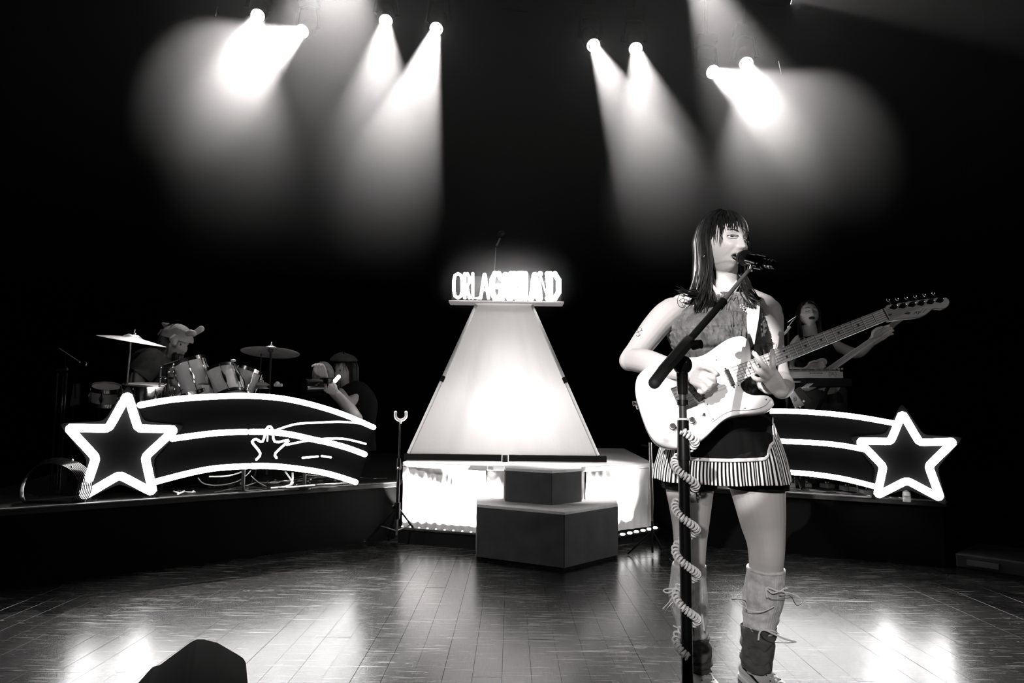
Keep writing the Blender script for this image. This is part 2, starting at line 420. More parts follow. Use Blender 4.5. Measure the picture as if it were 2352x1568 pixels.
uplights(A, B, 10, 'light_bar', 'row of small uplights below the left part of the drape', 85)
# right bar sits a little forward so its lenses show as a dotted line
ra2, rb2 = F(1418, 1256, .0), F(1512, 1236, .0)
tt = thing('light_bar', 'dotted row of six small lamps at the foot of the right part of the drape', 'light bar', (ra2.x, ra2.y, 0), 'light bars at the foot of the drape')
q = MB(); q.tube([F(1416, 1231, .085), F(1514, 1214, .085)], .014, 8); q.build('housing', 'black', tt)
for (px, py) in ((1430, 1226.5), (1446.5, 1223.5), (1461.5, 1220.5), (1477, 1217.5), (1491, 1214.5), (1505, 1211.5)):
    p = F(px, py, .105); MB().sph(p, (.018, .01, .009), 12, 8).build('lens', 'led', tt)
for i in range(5):
    p = lerp(B2, C_, .1 + .15 * i) + V(.0, -.09, .12); spot('uplight', p, p + V(-.25, .1, .8), 50, 75, .8, .02)

# steps ------------------------------------------------------------------
def stepbox(name, label, pts, z0, h):
    """pts: floor outline seen from above, left, corner, right, back right, back left"""
    c = pts[1]; n_ = len(pts); ctr = sum(pts, Vector()) / n_
    t = thing(name, label, 'step', (c.x, c.y, z0), 'steps up to the centre platform')
    for i in range(n_):
        a, b2 = pts[i], pts[(i + 1) % n_]
        d = (b2 - a).normalized(); nr = Vector((d.y, -d.x, 0))
        if (ctr - a).dot(nr) < 0: nr = -nr
        g = d * .0015; z1 = .018 if z0 == 0 else .001
        MB().prism([a + g + V(0, 0, z0 + z1), a + g + nr * .018 + V(0, 0, z0 + z1), b2 - g + nr * .018 + V(0, 0, z0 + z1), b2 - g + V(0, 0, z0 + z1)], (0, 0, h - z0 - .018 - z1)).build('side_panel', 'boxgrey', t, smooth=False, bevel=.002)
    MB().prism([p + V(0, 0, h - .018) for p in pts], (0, 0, .018)).build('top_panel', 'boxtop', t, smooth=False, bevel=.002)
    if z0 == 0: MB().prism([ctr + (p - ctr) * .95 for p in pts], (0, 0, .02)).build('plinth', 'black', t, smooth=False)
    return t
c1 = F(1296, 1312, .0); l1 = F(1094, 1285); r1 = F(1420, 1281)
bk = PF - .035
stepbox('step_box', 'large grey plywood step box standing nearest on the floor before the drape', [l1, c1, r1, V(r1.x + .02, bk, 0), V(l1.x - .02, bk, 0)], 0, .34)
c2 = F(1267, 1160, .34); l2 = F(1160, 1151, .34); r2 = F(1336, 1152, .34)
for q_ in (c2, l2, r2): q_.z = 0
stepbox('step_box', 'smaller grey step box stacked on the large one against the drape', [l2, c2, r2, V(r2.x + .01, bk, 0), V(l2.x - .01, bk, 0)], .34, PH)

# cone ------------------------------------------------------------------
YC = 5.05
t = thing('fabric_cone', 'glowing white fabric cone standing on the centre platform', 'cone', (P(1156, 1040, YC).x, YC + .45, PH))
bl, br = P(938, 1034, YC), P(1374, 1036, YC); tl, tr = P(1094, 700, YC + .35), P(1222, 700, YC + .35)
zb = PH + .05; zt = tl.z
bl.z = br.z = zb; tl.z = tr.z = zt
dB = (br.x - bl.x); dT = (tr.x - tl.x)
bl2, br2 = bl + V(0, dB * .8, 0), br + V(0, dB * .8, 0); tl2, tr2 = tl + V(0, dT, 0), tr + V(0, dT, 0)
def quadsheet(a, b2, c, d, nx=40, nz=30, amp=.0, seed=0, name='fabric', m='cone'):
    q = MB(); vs = []; nr = (b2 - a).cross(d - a).normalized(); rr = random.Random(seed); ph = [rr.uniform(0, 6) for _ in range(6)]
    for j in range(nz + 1):
        for i in range(nx + 1):
            u, v = i / nx, j / nz; p = lerp(lerp(a, b2, u), lerp(d, c, u), v)
            o = amp * (math.sin(u * 9 + ph[0] + v * 2) + .6 * math.sin(u * 23 + ph[1] - v * 3) + .4 * math.sin(u * 47 + ph[2])) * math.sin(PI * u) * (1.1 - v)
            vs.append(p + nr * o)
    q.add(vs, [(j * (nx + 1) + i, j * (nx + 1) + i + 1, (j + 1) * (nx + 1) + i + 1, (j + 1) * (nx + 1) + i) for j in range(nz) for i in range(nx)])
    return q.build(name, m, t)
quadsheet(bl, br, tr, tl, 60, 30, .009, 1); quadsheet(br, br2, tr2, tr, 20, 20, .005, 2); quadsheet(br2, bl2, tl2, tr2, 20, 20, .005, 3); quadsheet(bl2, bl, tl, tl2, 20, 20, .005, 4)
for a, b2 in ((bl, tl), (br, tr), (bl2, tl2), (br2, tr2)):
    m1 = lerp(a, b2, .475); m2 = lerp(a, b2, .485)
    q = MB(); q.tube([a, m1], .013, 8); q.tube([m2, b2], .013, 8); q.build('corner_pole', 'white', t)
    MB().tube([lerp(a, b2, .462), lerp(a, b2, .498)], .017, 8).build('joint', 'black', t)
mid = (bl + br) / 2
for a, b2 in ((bl + V(-.03, -.02, 0), mid + V(-.012, -.02, 0)), (mid + V(.04, -.02, 0), br + V(.06, -.02, 0))):
    q = MB(); q.prism([a + V(0, 0, -.045), a + V(0, 0, .0), a + V(0, .04, .0), a + V(0, .04, -.045)], b2 - a); q.build('base_bar', 'black', t, smooth=False, bevel=.003)
q = MB(); q.cyl(mid + V(.014, -.03, -.05), mid + V(.014, -.03, .0), .02); q.build('hinge', 'blackmetal', t)
point('cone_lamp', ((bl.x + br.x) / 2 + .20, YC + .46, PH + .32), 7.5, .10)
point('cone_lamp', ((bl.x + br.x) / 2 - .15, YC + .45, PH + .28), 4, .08)
point('cone_lamp', ((bl.x + br.x) / 2, YC + .50, PH + .70), 2.4, .08)

# letters ---------------------------------------------------------------
YS = YC + .38
s0, s1 = P(1032, 693, YS), P(1294, 697, YS)
t = thing('lettered_sign', 'blazing white lettered sign on a shelf on top of the cone', 'sign', (P(1163, 697, YS).x, YS, s0.z))
MB().box(((s0 + s1) / 2 + V(0, .02, -.002)), (s1.x - s0.x, .16, .016)).build('shelf', 'white', t, smooth=False, bevel=.003)
MB().box(((s0 + s1) / 2 + V(0, .065, .125)), (s1.x - s0.x - .02, .012, .2)).build('backboard', 'black', t, smooth=False, bevel=.003)
G_ = {'O': [[(.5, 0), (.15, .08), (.02, .3), (.02, .7), (.15, .92), (.5, 1), (.85, .92), (.98, .7), (.98, .3), (.85, .08), (.5, 0)]],
      'R': [[(.05, 0), (.05, 1), (.6, 1), (.95, .85), (.95, .62), (.6, .5), (.05, .5)], [(.5, .5), (1, 0)]],
      'L': [[(.05, 1), (.05, 0), (.95, 0)]], 'A': [[(0, 0), (.45, .96), (.55, .96), (1, 0)], [(.2, .35), (.8, .35)]],
      'G': [[(.95, .8), (.7, 1), (.3, 1), (.02, .75), (.02, .25), (.3, 0), (.7, 0), (.97, .2), (.97, .48), (.55, .48)]],
      'T': [[(0, 1), (1, 1)], [(.5, 1), (.5, 0)]], 'N': [[(.03, 0), (.03, 1), (.97, 0), (.97, 1)]],
      'D': [[(.05, 0), (.05, 1), (.55, 1), (.95, .75), (.95, .25), (.55, 0), (.05, 0)]]}
xs = [(1042, 1062, 'O'), (1067, 1078, 'R'), (1085, 1104, 'L'), (1104, 1122, 'A'), (1130, 1152, 'G'), (1154, 1169, 'A'), (1173, 1187, 'R'), (1190, 1203, 'T'), (1206, 1219, 'L'), (1221, 1236, 'A'), (1240, 1258, 'N'), (1263, 1284, 'D')]
for (a, b2, ch) in xs:
    q = MB()
    r = .0125 if a < 1125 else .0225  # right letters thickened until they merge: glare put into the stroke width
    for st in G_[ch]:
        pts = [P(lerp(a, b2, u), 684 - v * 56 + (a - 1042) * .004, YS + .0) for (u, v) in st]
        q.tube(pts, r, 8)
        for p in pts: q.sph(p, r * .97, 10, 8)
    q.build('letter', 'letters', t)

for k_ in range(6): point('letter_glow', P(1062 + k_ * 41, 652, YS - .07), 1.6 if k_ < 2 else 3.0, .03)  # extra point lamps added before the letters to light the halo

# neon signs -------------------------------------------------------------
def vplane(pa, pb):
    d = (pb - pa); d.z = 0; n = Vector((d.y, -d.x, 0)).normalized()
    if n.y > 0: n = -n
    return pa, n
def neon(t, name, pts, pl, r, m='neon', closed=False, off=0, k=6, sub=True, balls=()):
    p0, n = pl; w3 = [onplane(x, y, p0 + n * off, n) for x, y in pts]
    if sub: w3 = catmull(w3, k, closed)
    q = MB(); q.tube(w3, r, 10, closed=closed)
    if not closed: q.sph(w3[0], r, 10, 6); q.sph(w3[-1], r, 10, 6)
    for c_ in balls: q.sph(onplane(*c_, p0 + n * off, n), r, 12, 8)
    return q.build(name, m, t)
TIPS = []
def roundstar(pts, cut=.1):
    TIPS.clear()
    out = []; n = len(pts)
    for i in range(n):
        a, b2, c = Vector((*pts[i - 1], 0)), Vector((*pts[i], 0)), Vector((*pts[(i + 1) % n], 0))
        p = b2 + (a - b2) * cut; q = b2 + (c - b2) * cut
        out += [p, b2 * .5 + (p + q) * .25, q]; TIPS.append((out[-2].x, out[-2].y))
    return [(v.x, v.y) for v in out]
def offset_poly(pts, d):
    n = len(pts); out = []; area = sum(pts[i - 1][0] * pts[i][1] - pts[i][0] * pts[i - 1][1] for i in range(n))
    s = 1 if area > 0 else -1
    for i in range(n):
        a, b2, c = Vector((*pts[i - 1], 0)), Vector((*pts[i], 0)), Vector((*pts[(i + 1) % n], 0))
        d1, d2 = (b2 - a).normalized(), (c - b2).normalized(); n1, n2 = Vector((d1.y, -d1.x, 0)) * s, Vector((d2.y, -d2.x, 0)) * s
        m_ = (n1 + n2); L = m_.length; m_ /= max(L, .01); k = d / max(.7, (m_.dot(n1)))
        p = b2 + m_ * k; out.append((p.x, p.y))
    return out
def panel(t, name, pts, pl, off, th, m):
    p0, n = pl; w3 = [onplane(x, y, p0 + n * off, n) for x, y in pts]; w3 = [V(p.x, p.y, max(p.z, RH + .004)) for p in w3]
    q = MB().prism(w3, -n * th); return q.build(name, m, t, smooth=False)
LSTAR = [(293, 905.7), (317.6, 983.8), (402, 985.4), (333.5, 1049), (351, 1130.5), (274.5, 1090.6), (190, 1140), (220.3, 1050.8), (156.5, 982), (249, 983.8)]
sa, sb = F(150, 1162, RH), F(880, 1119, RH)
dl = (sb - sa).normalized(); nl = Vector((dl.y, -dl.x, 0)); nl = nl if nl.y < 0 else -nl
pl = vplane(sa - nl * .10, sb - nl * .10)
base = sa - nl * .1 + dl * .15
t = thing('neon_star_sign', 'large neon shooting star with three glowing tails on the left riser', 'neon sign', (base.x, base.y, RH))
rs_ = roundstar(LSTAR, .13); neon(t, 'star_tube', rs_, pl, .0235, closed=True, k=5, balls=TIPS[::2])
top = [(322, 930), (400, 917), (500, 910), (575, 909), (650, 915), (720, 930), (790, 952), (858, 981)]
mida = [(396, 1007), (479, 996), (526, 992.5), (566, 991.5)]; midb = [(576, 991.5), (622, 992), (670, 998), (720, 1009), (754, 1016), (800, 1029), (838, 1043)]
bota = [(354, 1107), (431, 1087), (495, 1075), (570, 1070)]; botb = [(578, 1070), (638, 1071), (720, 1081), (770, 1092), (817, 1107)]
neon(t, 'tail_tube', top, pl, .0175); neon(t, 'tail_tube', mida, pl, .0175); neon(t, 'tail_tube', midb, pl, .0185)
neon(t, 'tail_tube', bota, pl, .0175); neon(t, 'tail_tube', botb, pl, .018)
panel(t, 'star_panel', roundstar(offset_poly(LSTAR, 17), .12), pl, -.026, .012, 'acrylic')
panel(t, 'tail_panel', offset_poly(top + list(reversed(botb)) + list(reversed(bota)), 6), pl, -.040, .012, 'acrylic_dark')
# stands of the sign
for (x, y) in ((205, 1142), (345, 1135), (560, 1078), (700, 1082)):
    a = onplane(x, y, pl[0] - pl[1] * .07, pl[1]); q = MB(); q.cyl(V(a.x, a.y, RH), a, .012, n=8); q.cyl(V(a.x, a.y, RH), V(a.x, a.y, RH + .01), .05, n=12); q.build('support_leg', 'blackmetal', t)
# small one
t = thing('small_neon_star_sign', 'small thin neon star with faint tails before the long left tails', 'neon sign', (onplane(620, 1060, *pl).x, onplane(620, 1060, *pl).y - .03, RH))
neon(t, 'star_tube', [(589, 1055), (598, 1041), (581, 1018), (580, 1013), (588, 1008), (603, 1014), (612, 985), (620, 979), (626, 987), (631, 1014), (659, 1011), (661, 1014), (633, 1040), (635, 1051)], pl, .0075, 'neonsoft', off=.03, k=3)
neon(t, 'inner_tube', [(615, 990), (614, 1012)], pl, .005, 'neonsoft', off=.03)
for pts in ([(624, 991), (678, 974), (736, 970), (785, 968.5), (831, 972.5), (846, 975)], [(659, 1021), (711, 1011), (754, 1007), (794, 1008), (840, 1019)], [(695, 1051), (730, 1048)], [(739, 1047), (760, 1050)]):
    neon(t, 'tail_tube', pts, pl, .0065, 'neonsoft', off=.03)
for x, y in ((590, 1053), (635, 1049), (661, 1014), (581, 1014)):
    a = onplane(x, y, pl[0] + pl[1] * .03, pl[1]); MB().cyl(a, a - pl[1] * .075, .003, n=6).build('standoff', 'black', t)
# right
RSTAR = [(2072.5, 949), (2112, 1015.6), (2191, 1013.5), (2133, 1070), (2160, 1143.8), (2083, 1103), (2015, 1137.5), (2028.7, 1070.8), (1972.5, 1012.5), (2045.4, 1013.5)]
sa, sb = F(2130, 1163, RH), F(1700, 1121, RH)
dl = (sb - sa).normalized(); nl = Vector((dl.y, -dl.x, 0)); nl = nl if nl.y < 0 else -nl
pr = vplane(sa - nl * .10, sb - nl * .10)
base = onplane(2083, 1103, *pr)
t = thing('neon_star_sign', 'neon shooting star on the right riser, its tails running behind the singer', 'neon sign', (base.x, base.y, RH))
rs_ = roundstar(RSTAR, .13); neon(t, 'star_tube', rs_, pr, .0225, closed=True, k=5, balls=TIPS[::2])
topr = [(1640, 952), (1720, 945), (1802, 943.8), (1885, 948), (1968, 957), (2050, 971)]
neon(t, 'tail_tube', topr, pr, .0165)
neon(t, 'tail_tube', [(1792, 1012), (1812, 1013.5), (1880, 1017), (1936, 1023), (1990, 1033)], pr, .0165); neon(t, 'tail_tube', [(1660, 1013), (1783, 1011)], pr, .0165)
botr = [(1680, 1082), (1740, 1082), (1802, 1084), (1850, 1087), (1900, 1093), (1950, 1102), (2014, 1118)]
neon(t, 'tail_tube', botr, pr, .0165)
panel(t, 'star_panel', roundstar(offset_poly(RSTAR, 17), .12), pr, -.024, .012, 'acrylic')
panel(t, 'tail_panel', offset_poly(topr + list(reversed(botr)), 6), pr, -.038, .012, 'acrylic_dark')
a = onplane(2081, 1106, pr[0] - pr[1] * .05, pr[1])
q = MB(); q.cyl(V(a.x, a.y, RH), a + V(0, 0, .03), .022, n=12); o = q.build('support_post', mat('pale_wood', .16, .7, noise=.4, nscale=60), t)
for z in (.03, .06, .09): MB().cyl(V(a.x, a.y, RH + z), V(a.x, a.y, RH + z + .008), .0235, n=12).build('tape_band', 'boxgrey', t)

# haze -------------------------------------------------------------------
hz = MB().box((0, 7.1, 4.9), (13, 4.0, 6.0)).build('haze', 'white', smooth=False)
hm = bpy.data.materials.new('stage_haze'); nt, N, L = sh(hm); N.remove(N['Principled BSDF'])
vsn = N.new('ShaderNodeVolumeScatter'); vsn.inputs['Anisotropy'].default_value = .3
tc_ = N.new('ShaderNodeNewGeometry'); sp_ = N.new('ShaderNodeSeparateXYZ'); L.new(tc_.outputs['Position'], sp_.inputs[0])
mr_ = N.new('ShaderNodeMapRange'); mr_.inputs[1].default_value = 1.9; mr_.inputs[2].default_value = 5.2; L.new(sp_.outputs[2], mr_.inputs[0])
pw_ = add_math(N, 'POWER', None, 1.45); L.new(mr_.outputs[0], pw_.inputs[0])
ml_ = add_math(N, 'MULTIPLY_ADD', None, HD); ml_.inputs[2].default_value = .0; L.new(pw_.outputs[0], ml_.inputs[0]); L.new(ml_.outputs[0], vsn.inputs['Density'])
vsn.inputs['Color'].default_value = (1, .985, .98, 1); L.new(vsn.outputs[0], N['Material Output'].inputs['Volume'])
hz.data.materials.clear(); hz.data.materials.append(hm); tag(hz, 'thin white stage haze hanging in the lamp beams', 'haze', kind='stuff')

# ball of haze added to give the lettered sign its halo
sc_ = P(1163, 648, YS) + V(0, .03, 0)
h2 = MB().sph(sc_, (.70, .33, .42), 32, 20).build('haze', 'white')
h2.data.transform(Matrix.Translation(-sc_)); h2.location = sc_
hm2 = bpy.data.materials.new('sign_halo_haze'); nt, N, L = sh(hm2); N.remove(N['Principled BSDF'])
v2 = N.new('ShaderNodeVolumeScatter'); v2.inputs['Anisotropy'].default_value = .2
tc2 = N.new('ShaderNodeTexCoord'); mp2 = N.new('ShaderNodeMapping'); mp2.inputs['Scale'].default_value = (1 / .70, 1 / .33, 1 / .42); L.new(tc2.outputs['Object'], mp2.inputs[0])
ln2 = N.new('ShaderNodeVectorMath'); ln2.operation = 'LENGTH'; L.new(mp2.outputs[0], ln2.inputs[0])
mr2 = N.new('ShaderNodeMapRange'); mr2.inputs[1].default_value = 1.0; mr2.inputs[2].default_value = 0.0; mr2.inputs[3].default_value = 0; mr2.inputs[4].default_value = 1.0; L.new(ln2.outputs['Value'], mr2.inputs[0])
pw2 = add_math(N, 'POWER', None, 2.0); L.new(mr2.outputs[0], pw2.inputs[0]); ml2 = add_math(N, 'MULTIPLY', None, .8); L.new(pw2.outputs[0], ml2.inputs[0]); L.new(ml2.outputs[0], v2.inputs['Density']); L.new(v2.outputs[0], N['Material Output'].inputs['Volume'])
h2.data.materials.clear(); h2.data.materials.append(hm2); tag(h2, 'haze ball added for the halo around the lettered sign', 'haze', kind='stuff')

# lamps of the rig ---------------------------------------------------------
tr0 = P(560, 20, LY + .05)
proto = None
for i, (px, py, ax, ay, aY, en, dg_, bl_, what) in enumerate(LAMPS):
    L_ = P(px, py, LY); T_ = P(ax, ay, aY); d = (T_ - L_).normalized(); R = frame(d)
    t = thing('moving_head_lamp', what, 'stage lamp', L_ - d * .22 + V(0, 0, .3), 'stage lamps hung over the stage')
    q = MB(); q.lathe([(.0005, -.36), (.05, -.355), (.085, -.3), (.095, -.12), (.080, -.03), (.078, .0), (.070, .0), (.070, -.02), (.066, -.30), (.0005, -.34)], L_, R, 24); q.build('head', 'curtain', t)
    q = MB(); q.lathe([(.070, .0), (.064, .004), (.056, .0), (.064, -.004), (.070, .0)], L_, R, 24); q.build('lens', 'lens', t)
    MB().sph(L_ - d * ((.28 if dg_ <= 20 else .20) + .045), .02, 10, 8).build('bulb', 'lens', t)
    piv = L_ - d * .18; sx = R @ Vector((1, 0, 0)); tp = V(piv.x, piv.y, piv.z + .26)
    q = MB(); q.tube([piv + sx * .1, piv + sx * .13, tp + V(.10, 0, -.03), tp + V(0, 0, 0), tp + V(-.10, 0, -.03), piv - sx * .13, piv - sx * .1], .018, 8); q.build('yoke', 'curtain', t)
    MB().box(tp + V(0, 0, .05), (.22, .16, .09)).build('base', 'curtain', t, smooth=False, bevel=.008)

# ================================================================== people
from mathutils.bvhtree import BVHTree
from mathutils import noise as mnoise
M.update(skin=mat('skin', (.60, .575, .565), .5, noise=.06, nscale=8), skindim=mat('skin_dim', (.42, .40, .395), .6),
    hair=mat('dark_hair', .014, .33, spec=.6, noise=.5, nscale=60), eyewhite=mat('eye_white', .75, .2), iris=mat('iris', .01, .08, coat=1),
    lips=mat('lips', .13, .4), mouthdark=mat('mouth_dark', .006, .8), teeth=mat('teeth', .8, .25), silver=mat('silver', .85, .12, 1.0),
    cloth_black=mat('black_cloth', .008, .9, spec=.1), white_cloth=mat('white_cloth', .75, .9), trim_white=mat('white_trim', .8, .8),
    sock=mat('ribbed_white_sock', .72, .95, noise=.35, nscale=40, bump=.3), darksock=mat('slouch_sock', .10, .95, noise=.4, nscale=30, bump=.3),
    ink=mat('tattoo_ink', .05, .8), stripe_b=mat('black_stripe', .01, .9, spec=.1), stripe_w=mat('white_stripe', .88, .9))
def smooth01(x): x = max(0., min(1., x)); return x * x * (3 - 2 * x)
def head_geo(q, c, R, s=1.0, nu=110, nv=84, mouth=1.0, female=True):
    """sculpted head; local axes: x to the person's right, y out of the face, z up"""
    pts = []
    def surf(th, ph):
        dx, dy, dz = math.cos(ph) * math.sin(th), math.cos(ph) * math.cos(th), math.sin(ph)
        x, y, z = dx * .0735, dy * .092, dz * .108
        if dy < 0: y *= 1.06; z += .004
        lo = smooth01(-z / .105)
        x *= 1 - .36 * lo ** 1.3
        if dy > 0:
            y *= 1 - .06 * lo; y += .022 * lo * dy ** .7
            if dz < -.75: z *= .97
        else: 
            y *= 1 - .45 * lo
        if y > 0:
            ax = abs(x)
            g = lambda cx, cz, sx, sz: math.exp(-((ax - cx) / sx) ** 2 - ((z - cz) / sz) ** 2)
            y -= .010 * g(.030, .000, .017, .013)          # eye sockets
            y += .006 * g(.026, .022, .026, .009)          # brow
            # nose
            if z < .02 and z > -.075:
                t = (0.012 - z) / .052
                if 0 <= t <= 1: y += (.004 + .017 * t ** 1.3) * math.exp(-(x / (.0085 + .005 * t)) ** 2)
                elif t > 1: y += .021 * math.exp(-(x / .0135) ** 2) * math.exp(-((t - 1) / .13) ** 2)
            y += .0045 * g(.013, -.038, .006, .007)         # nostril wings
            y += .007 * g(.040, -.032, .018, .018)          # cheeks
            y -= .006 * g(.060, -.05, .02, .03)
            y += .004 * g(0, -.056, .024, .007)
            y -= .010 * mouth * math.exp(-(ax / .022) ** 4 - ((z + .068) / .0085) ** 4)
            y -= .003 * g(.031, -.064, .007, .008); y -= .0035 * mouth * math.exp(-((ax - .026 - (-.045 - z) * .45) / .0045) ** 2) * math.exp(-((z + .052) / .017) ** 4)
            y += .003 * g(0, -.080, .016, .006)
            y -= .004 * g(0, -.088, .02, .006)
            y += .008 * g(0, -.101, .020, .012)             # chin
        return Vector((x, y, z)) * s
    vs = [surf(0, -PI / 2 + 1e-4)]
    for j in range(1, nv):
        for i in range(nu): vs.append(surf(2 * PI * i / nu, -PI / 2 + PI * j / nv))
    vs.append(surf(0, PI / 2 - 1e-4)); loc = vs
    fs = [(0, 1 + (k + 1) % nu, 1 + k) for k in range(nu)]
    for j in range(nv - 2):
        a = 1 + j * nu
        fs += [(a + k, a + (k + 1) % nu, a + nu + (k + 1) % nu, a + nu + k) for k in range(nu)]
    a = 1 + (nv - 2) * nu; fs += [(a + k, a + (k + 1) % nu, len(vs) - 1) for k in range(nu)]
    q.add([c + R @ v for v in vs], fs)
    for sx in (-1, 1):   # ears
        e = Vector((sx * .072, -.006, -.012)) * s
        er = R @ Matrix.Rotation(sx * -.35, 3, 'Z')
        q.sph(c + R @ e, (.006 * s, .018 * s, .030 * s), 12, 8, er)
        q.tube([c + R @ (Vector((sx * (.076 + .004 * math.sin(a_)), -.006 + .017 * math.cos(a_), -.010 + .029 * math.sin(a_))) * s) for a_ in [x * .5 - 1.6 for x in range(10)]], .004 * s, 6)
    def fy(x, z):
        best = min((v for v in loc if v.y > 0), key=lambda v: (v.x - x * s) ** 2 + (v.z - z * s) ** 2); return best.y / s
    return fy
def face_parts(body, c, R, s, fy, look=0.0, smile=True, simple=False, eyes=True):
    W = lambda x, y, z: c + R @ (Vector((x, y, z)) * s)
    for sx in ((-1, 1) if eyes else ()):
        yy = fy(sx * .030, 0) - .0085
        q = MB(); q.sph(W(sx * .030, yy, 0), .0125 * s, 20, 14); e = q.build('eye', 'eyewhite', body)
        q = MB(); dx = look
        q.sph(W(sx * .030 + dx, yy + .0085, .000), (.0090 * s, .0054 * s, .0090 * s), 14, 10, R); q.build('iris', 'iris', e)
        if simple: continue
        for nm, z0, bow, r in (('eyelid', .0040, .0030, .0030), ('lower_lid', -.0044, -.0022, .0022)):
            pts = []
            for k in range(9):
                u = -1 + k / 4; x = sx * .030 + u * .0155; z = z0 * (1 - .55 * u * u) + bow * (1 - u * u) * .5
                pts.append(W(x, fy(x, z) + .0020 - .001 * u * u + .0035 * (1 - u * u), z))
            MB().tube(pts, [.0007 * s] + [r * s] * 7 + [.0007 * s], 6).build(nm, 'skin', body)
        pts = []
        for k in range(9):
            u = -1 + k / 4; x = sx * .030 + u * .0165; z = .0018 + .0032 * (1 - u * u)
            pts.append(W(x, fy(x, z) + .0045 + .0035 * (1 - u * u), z))
        MB().tube(pts, .0013 * s, 6).build('eyelash', 'iris', body)
        pts = [W(sx * (.014 + .032 * k / 6), fy(sx * (.014 + .032 * k / 6), .020) + .0015, .0175 + .006 * math.sin(k / 6 * 2.2)) for k in range(7)]
        MB().tube(pts, [.001 * s] + [.0024 * s] * 5 + [.0008 * s], 6, flat=.7).build('eyebrow', 'hair', body)
    for sx in (() if eyes else (-1, 1)):
        pts = [W(sx * .030 + u * .014, fy(sx * .030 + u * .014, -.002) + .0015, -.003 - .003 * (1 - u * u)) for u in (-1, -.5, 0, .5, 1)]
        MB().tube(pts, .0018 * s, 6).build('closed_eye', 'iris', body)
        pts = [W(sx * (.014 + .032 * k / 6), fy(sx * (.014 + .032 * k / 6), .020) + .0015, .019 + .005 * math.sin(k / 6 * 2.2)) for k in range(7)]
        MB().tube(pts, .0022 * s, 6, flat=.7).build('eyebrow', 'hair', body)
    hw, hh = (.0235, .0085) if smile else (.018, .006)
    def mp(a, k=1.0):
        x = math.cos(a) * hw * k; z = -.068 + math.sin(a) * hh * k + (.0035 * (x / hw) ** 2 if smile else 0); return x, z
    q = MB(); vs = [W(0, fy(0, -.068) + .0045, -.068)]
    for i in range(24):
        x, z = mp(2 * PI * i / 24); vs.append(W(x, max(fy(x, z), fy(x, -.056) - .006) + .0012, z))
    q.add(vs, [(0, 1 + i, 1 + (i + 1) % 24) for i in range(24)]); q.build('mouth', 'mouthdark', body)
    pts = []; rs = []
    for i in range(28):
        a = 2 * PI * i / 28; x, z = mp(a, 1.04); up_ = math.sin(a)
        pts.append(W(x, max(fy(x, z), fy(x, -.056) - .008) + .0022, z)); rs.append((.0012 + .0022 * abs(math.sin(a)) * (1.15 if up_ < 0 else .8)) * s)
    MB().tube(pts, rs, 8, closed=True).build('lips', 'lips', body)
    if not simple:
        q = MB(); n_ = 12; vs = []
        for i in range(n_ + 1):
            x = lerp(-.0165, .0165, i / n_); y0 = fy(0, -.056) - .0015 - 6.0 * x * x
            z1 = -.0625 + 3.5 * x * x
            for zz in (z1, z1 - .0055): vs.append(W(x, y0, zz))
        q.add(vs, [(2 * i, 2 * i + 2, 2 * i + 3, 2 * i + 1) for i in range(n_)]); q.build('teeth', 'teeth', body)
def finger(q, pts, r0, r1):
    """bent finger with knuckle swellings"""
    rs = [r0]; n_ = len(pts)
    P2 = catmull(pts, 4); m_ = len(P2); rr = []
    for i in range(m_):
        t = i / (m_ - 1); r = lerp(r0, r1, t); k = (t * (n_ - 1)) % 1.0; r *= 1 + .07 * math.cos(2 * PI * k); rr.append(r)
    q.tube(P2, rr, 12); q.sph(P2[-1], rr[-1] * 1.0, 10, 8); q.sph(P2[0], rr[0], 10, 8)
def remeshed(q, name, voxel, m, smooth_it=6, parent=None, factor=.5):
    o = q.build(name, m); md = o.modifiers.new('r', 'REMESH'); md.mode = 'VOXEL'; md.voxel_size = voxel; md.use_smooth_shade = True
    sm = o.modifiers.new('s', 'SMOOTH'); sm.iterations = smooth_it; sm.factor = factor
    dg = bpy.context.evaluated_depsgraph_get(); me = bpy.data.meshes.new_from_object(o.evaluated_get(dg))
    me.name = name; o.modifiers.clear(); old = o.data; o.data = me; bpy.data.meshes.remove(old)
    if not me.materials: me.materials.append(M[m] if isinstance(m, str) else m)
    me.polygons.foreach_set('use_smooth', [True] * len(me.polygons))
    o.name = name
    if parent is not None:
        off = origin_of(parent); me.transform(Matrix.Translation(-off)); o.parent = parent
    return o
def bvh_of(o):
    off = origin_of(o); me = o.data
    return BVHTree.FromPolygons([v.co + off for v in me.vertices], [tuple(p.vertices) for p in me.polygons])
def hit(bv, px, py, lift=0.0, default=None):
    d = ray(px, py); h = bv.ray_cast(CO, d)
    if h[0] is None: return default
    n_ = h[1] if h[1].dot(d) < 0 else -h[1]
    return h[0] + n_ * lift
def chain(q, rows, n=28, k=4, up=V(1, 0, 0), cap=True):
    """rows: (px, py, Y, half width px, depth ratio)"""
    pts = [P(r[0], r[1], r[2]) for r in rows]; rx = [r[3] * r[2] / 1568 for r in rows]; ry = [r[3] * r[2] / 1568 * r[4] for r in rows]
    A_ = catmull(pts, k); B_ = catmull([V(a, b2, 0) for a, b2 in zip(rx, ry)], k)
    q.tube(A_, [(b2.x, b2.y) for b2 in B_], n, up=up, cap=cap); return A_, B_
def lock(q, pts, w, th, k=4, n=6, up=None):
    pp = catmull(pts, k); m_ = len(pp); r = []
    for i in range(m_):
        t = i / (m_ - 1); e = min(1, (1 - t) * 3.2) ** .7 * min(1, .45 + t * 4); r.append((w * e + .0004, th * e + .0003))
    q.tube(pp, r, n, up=up)

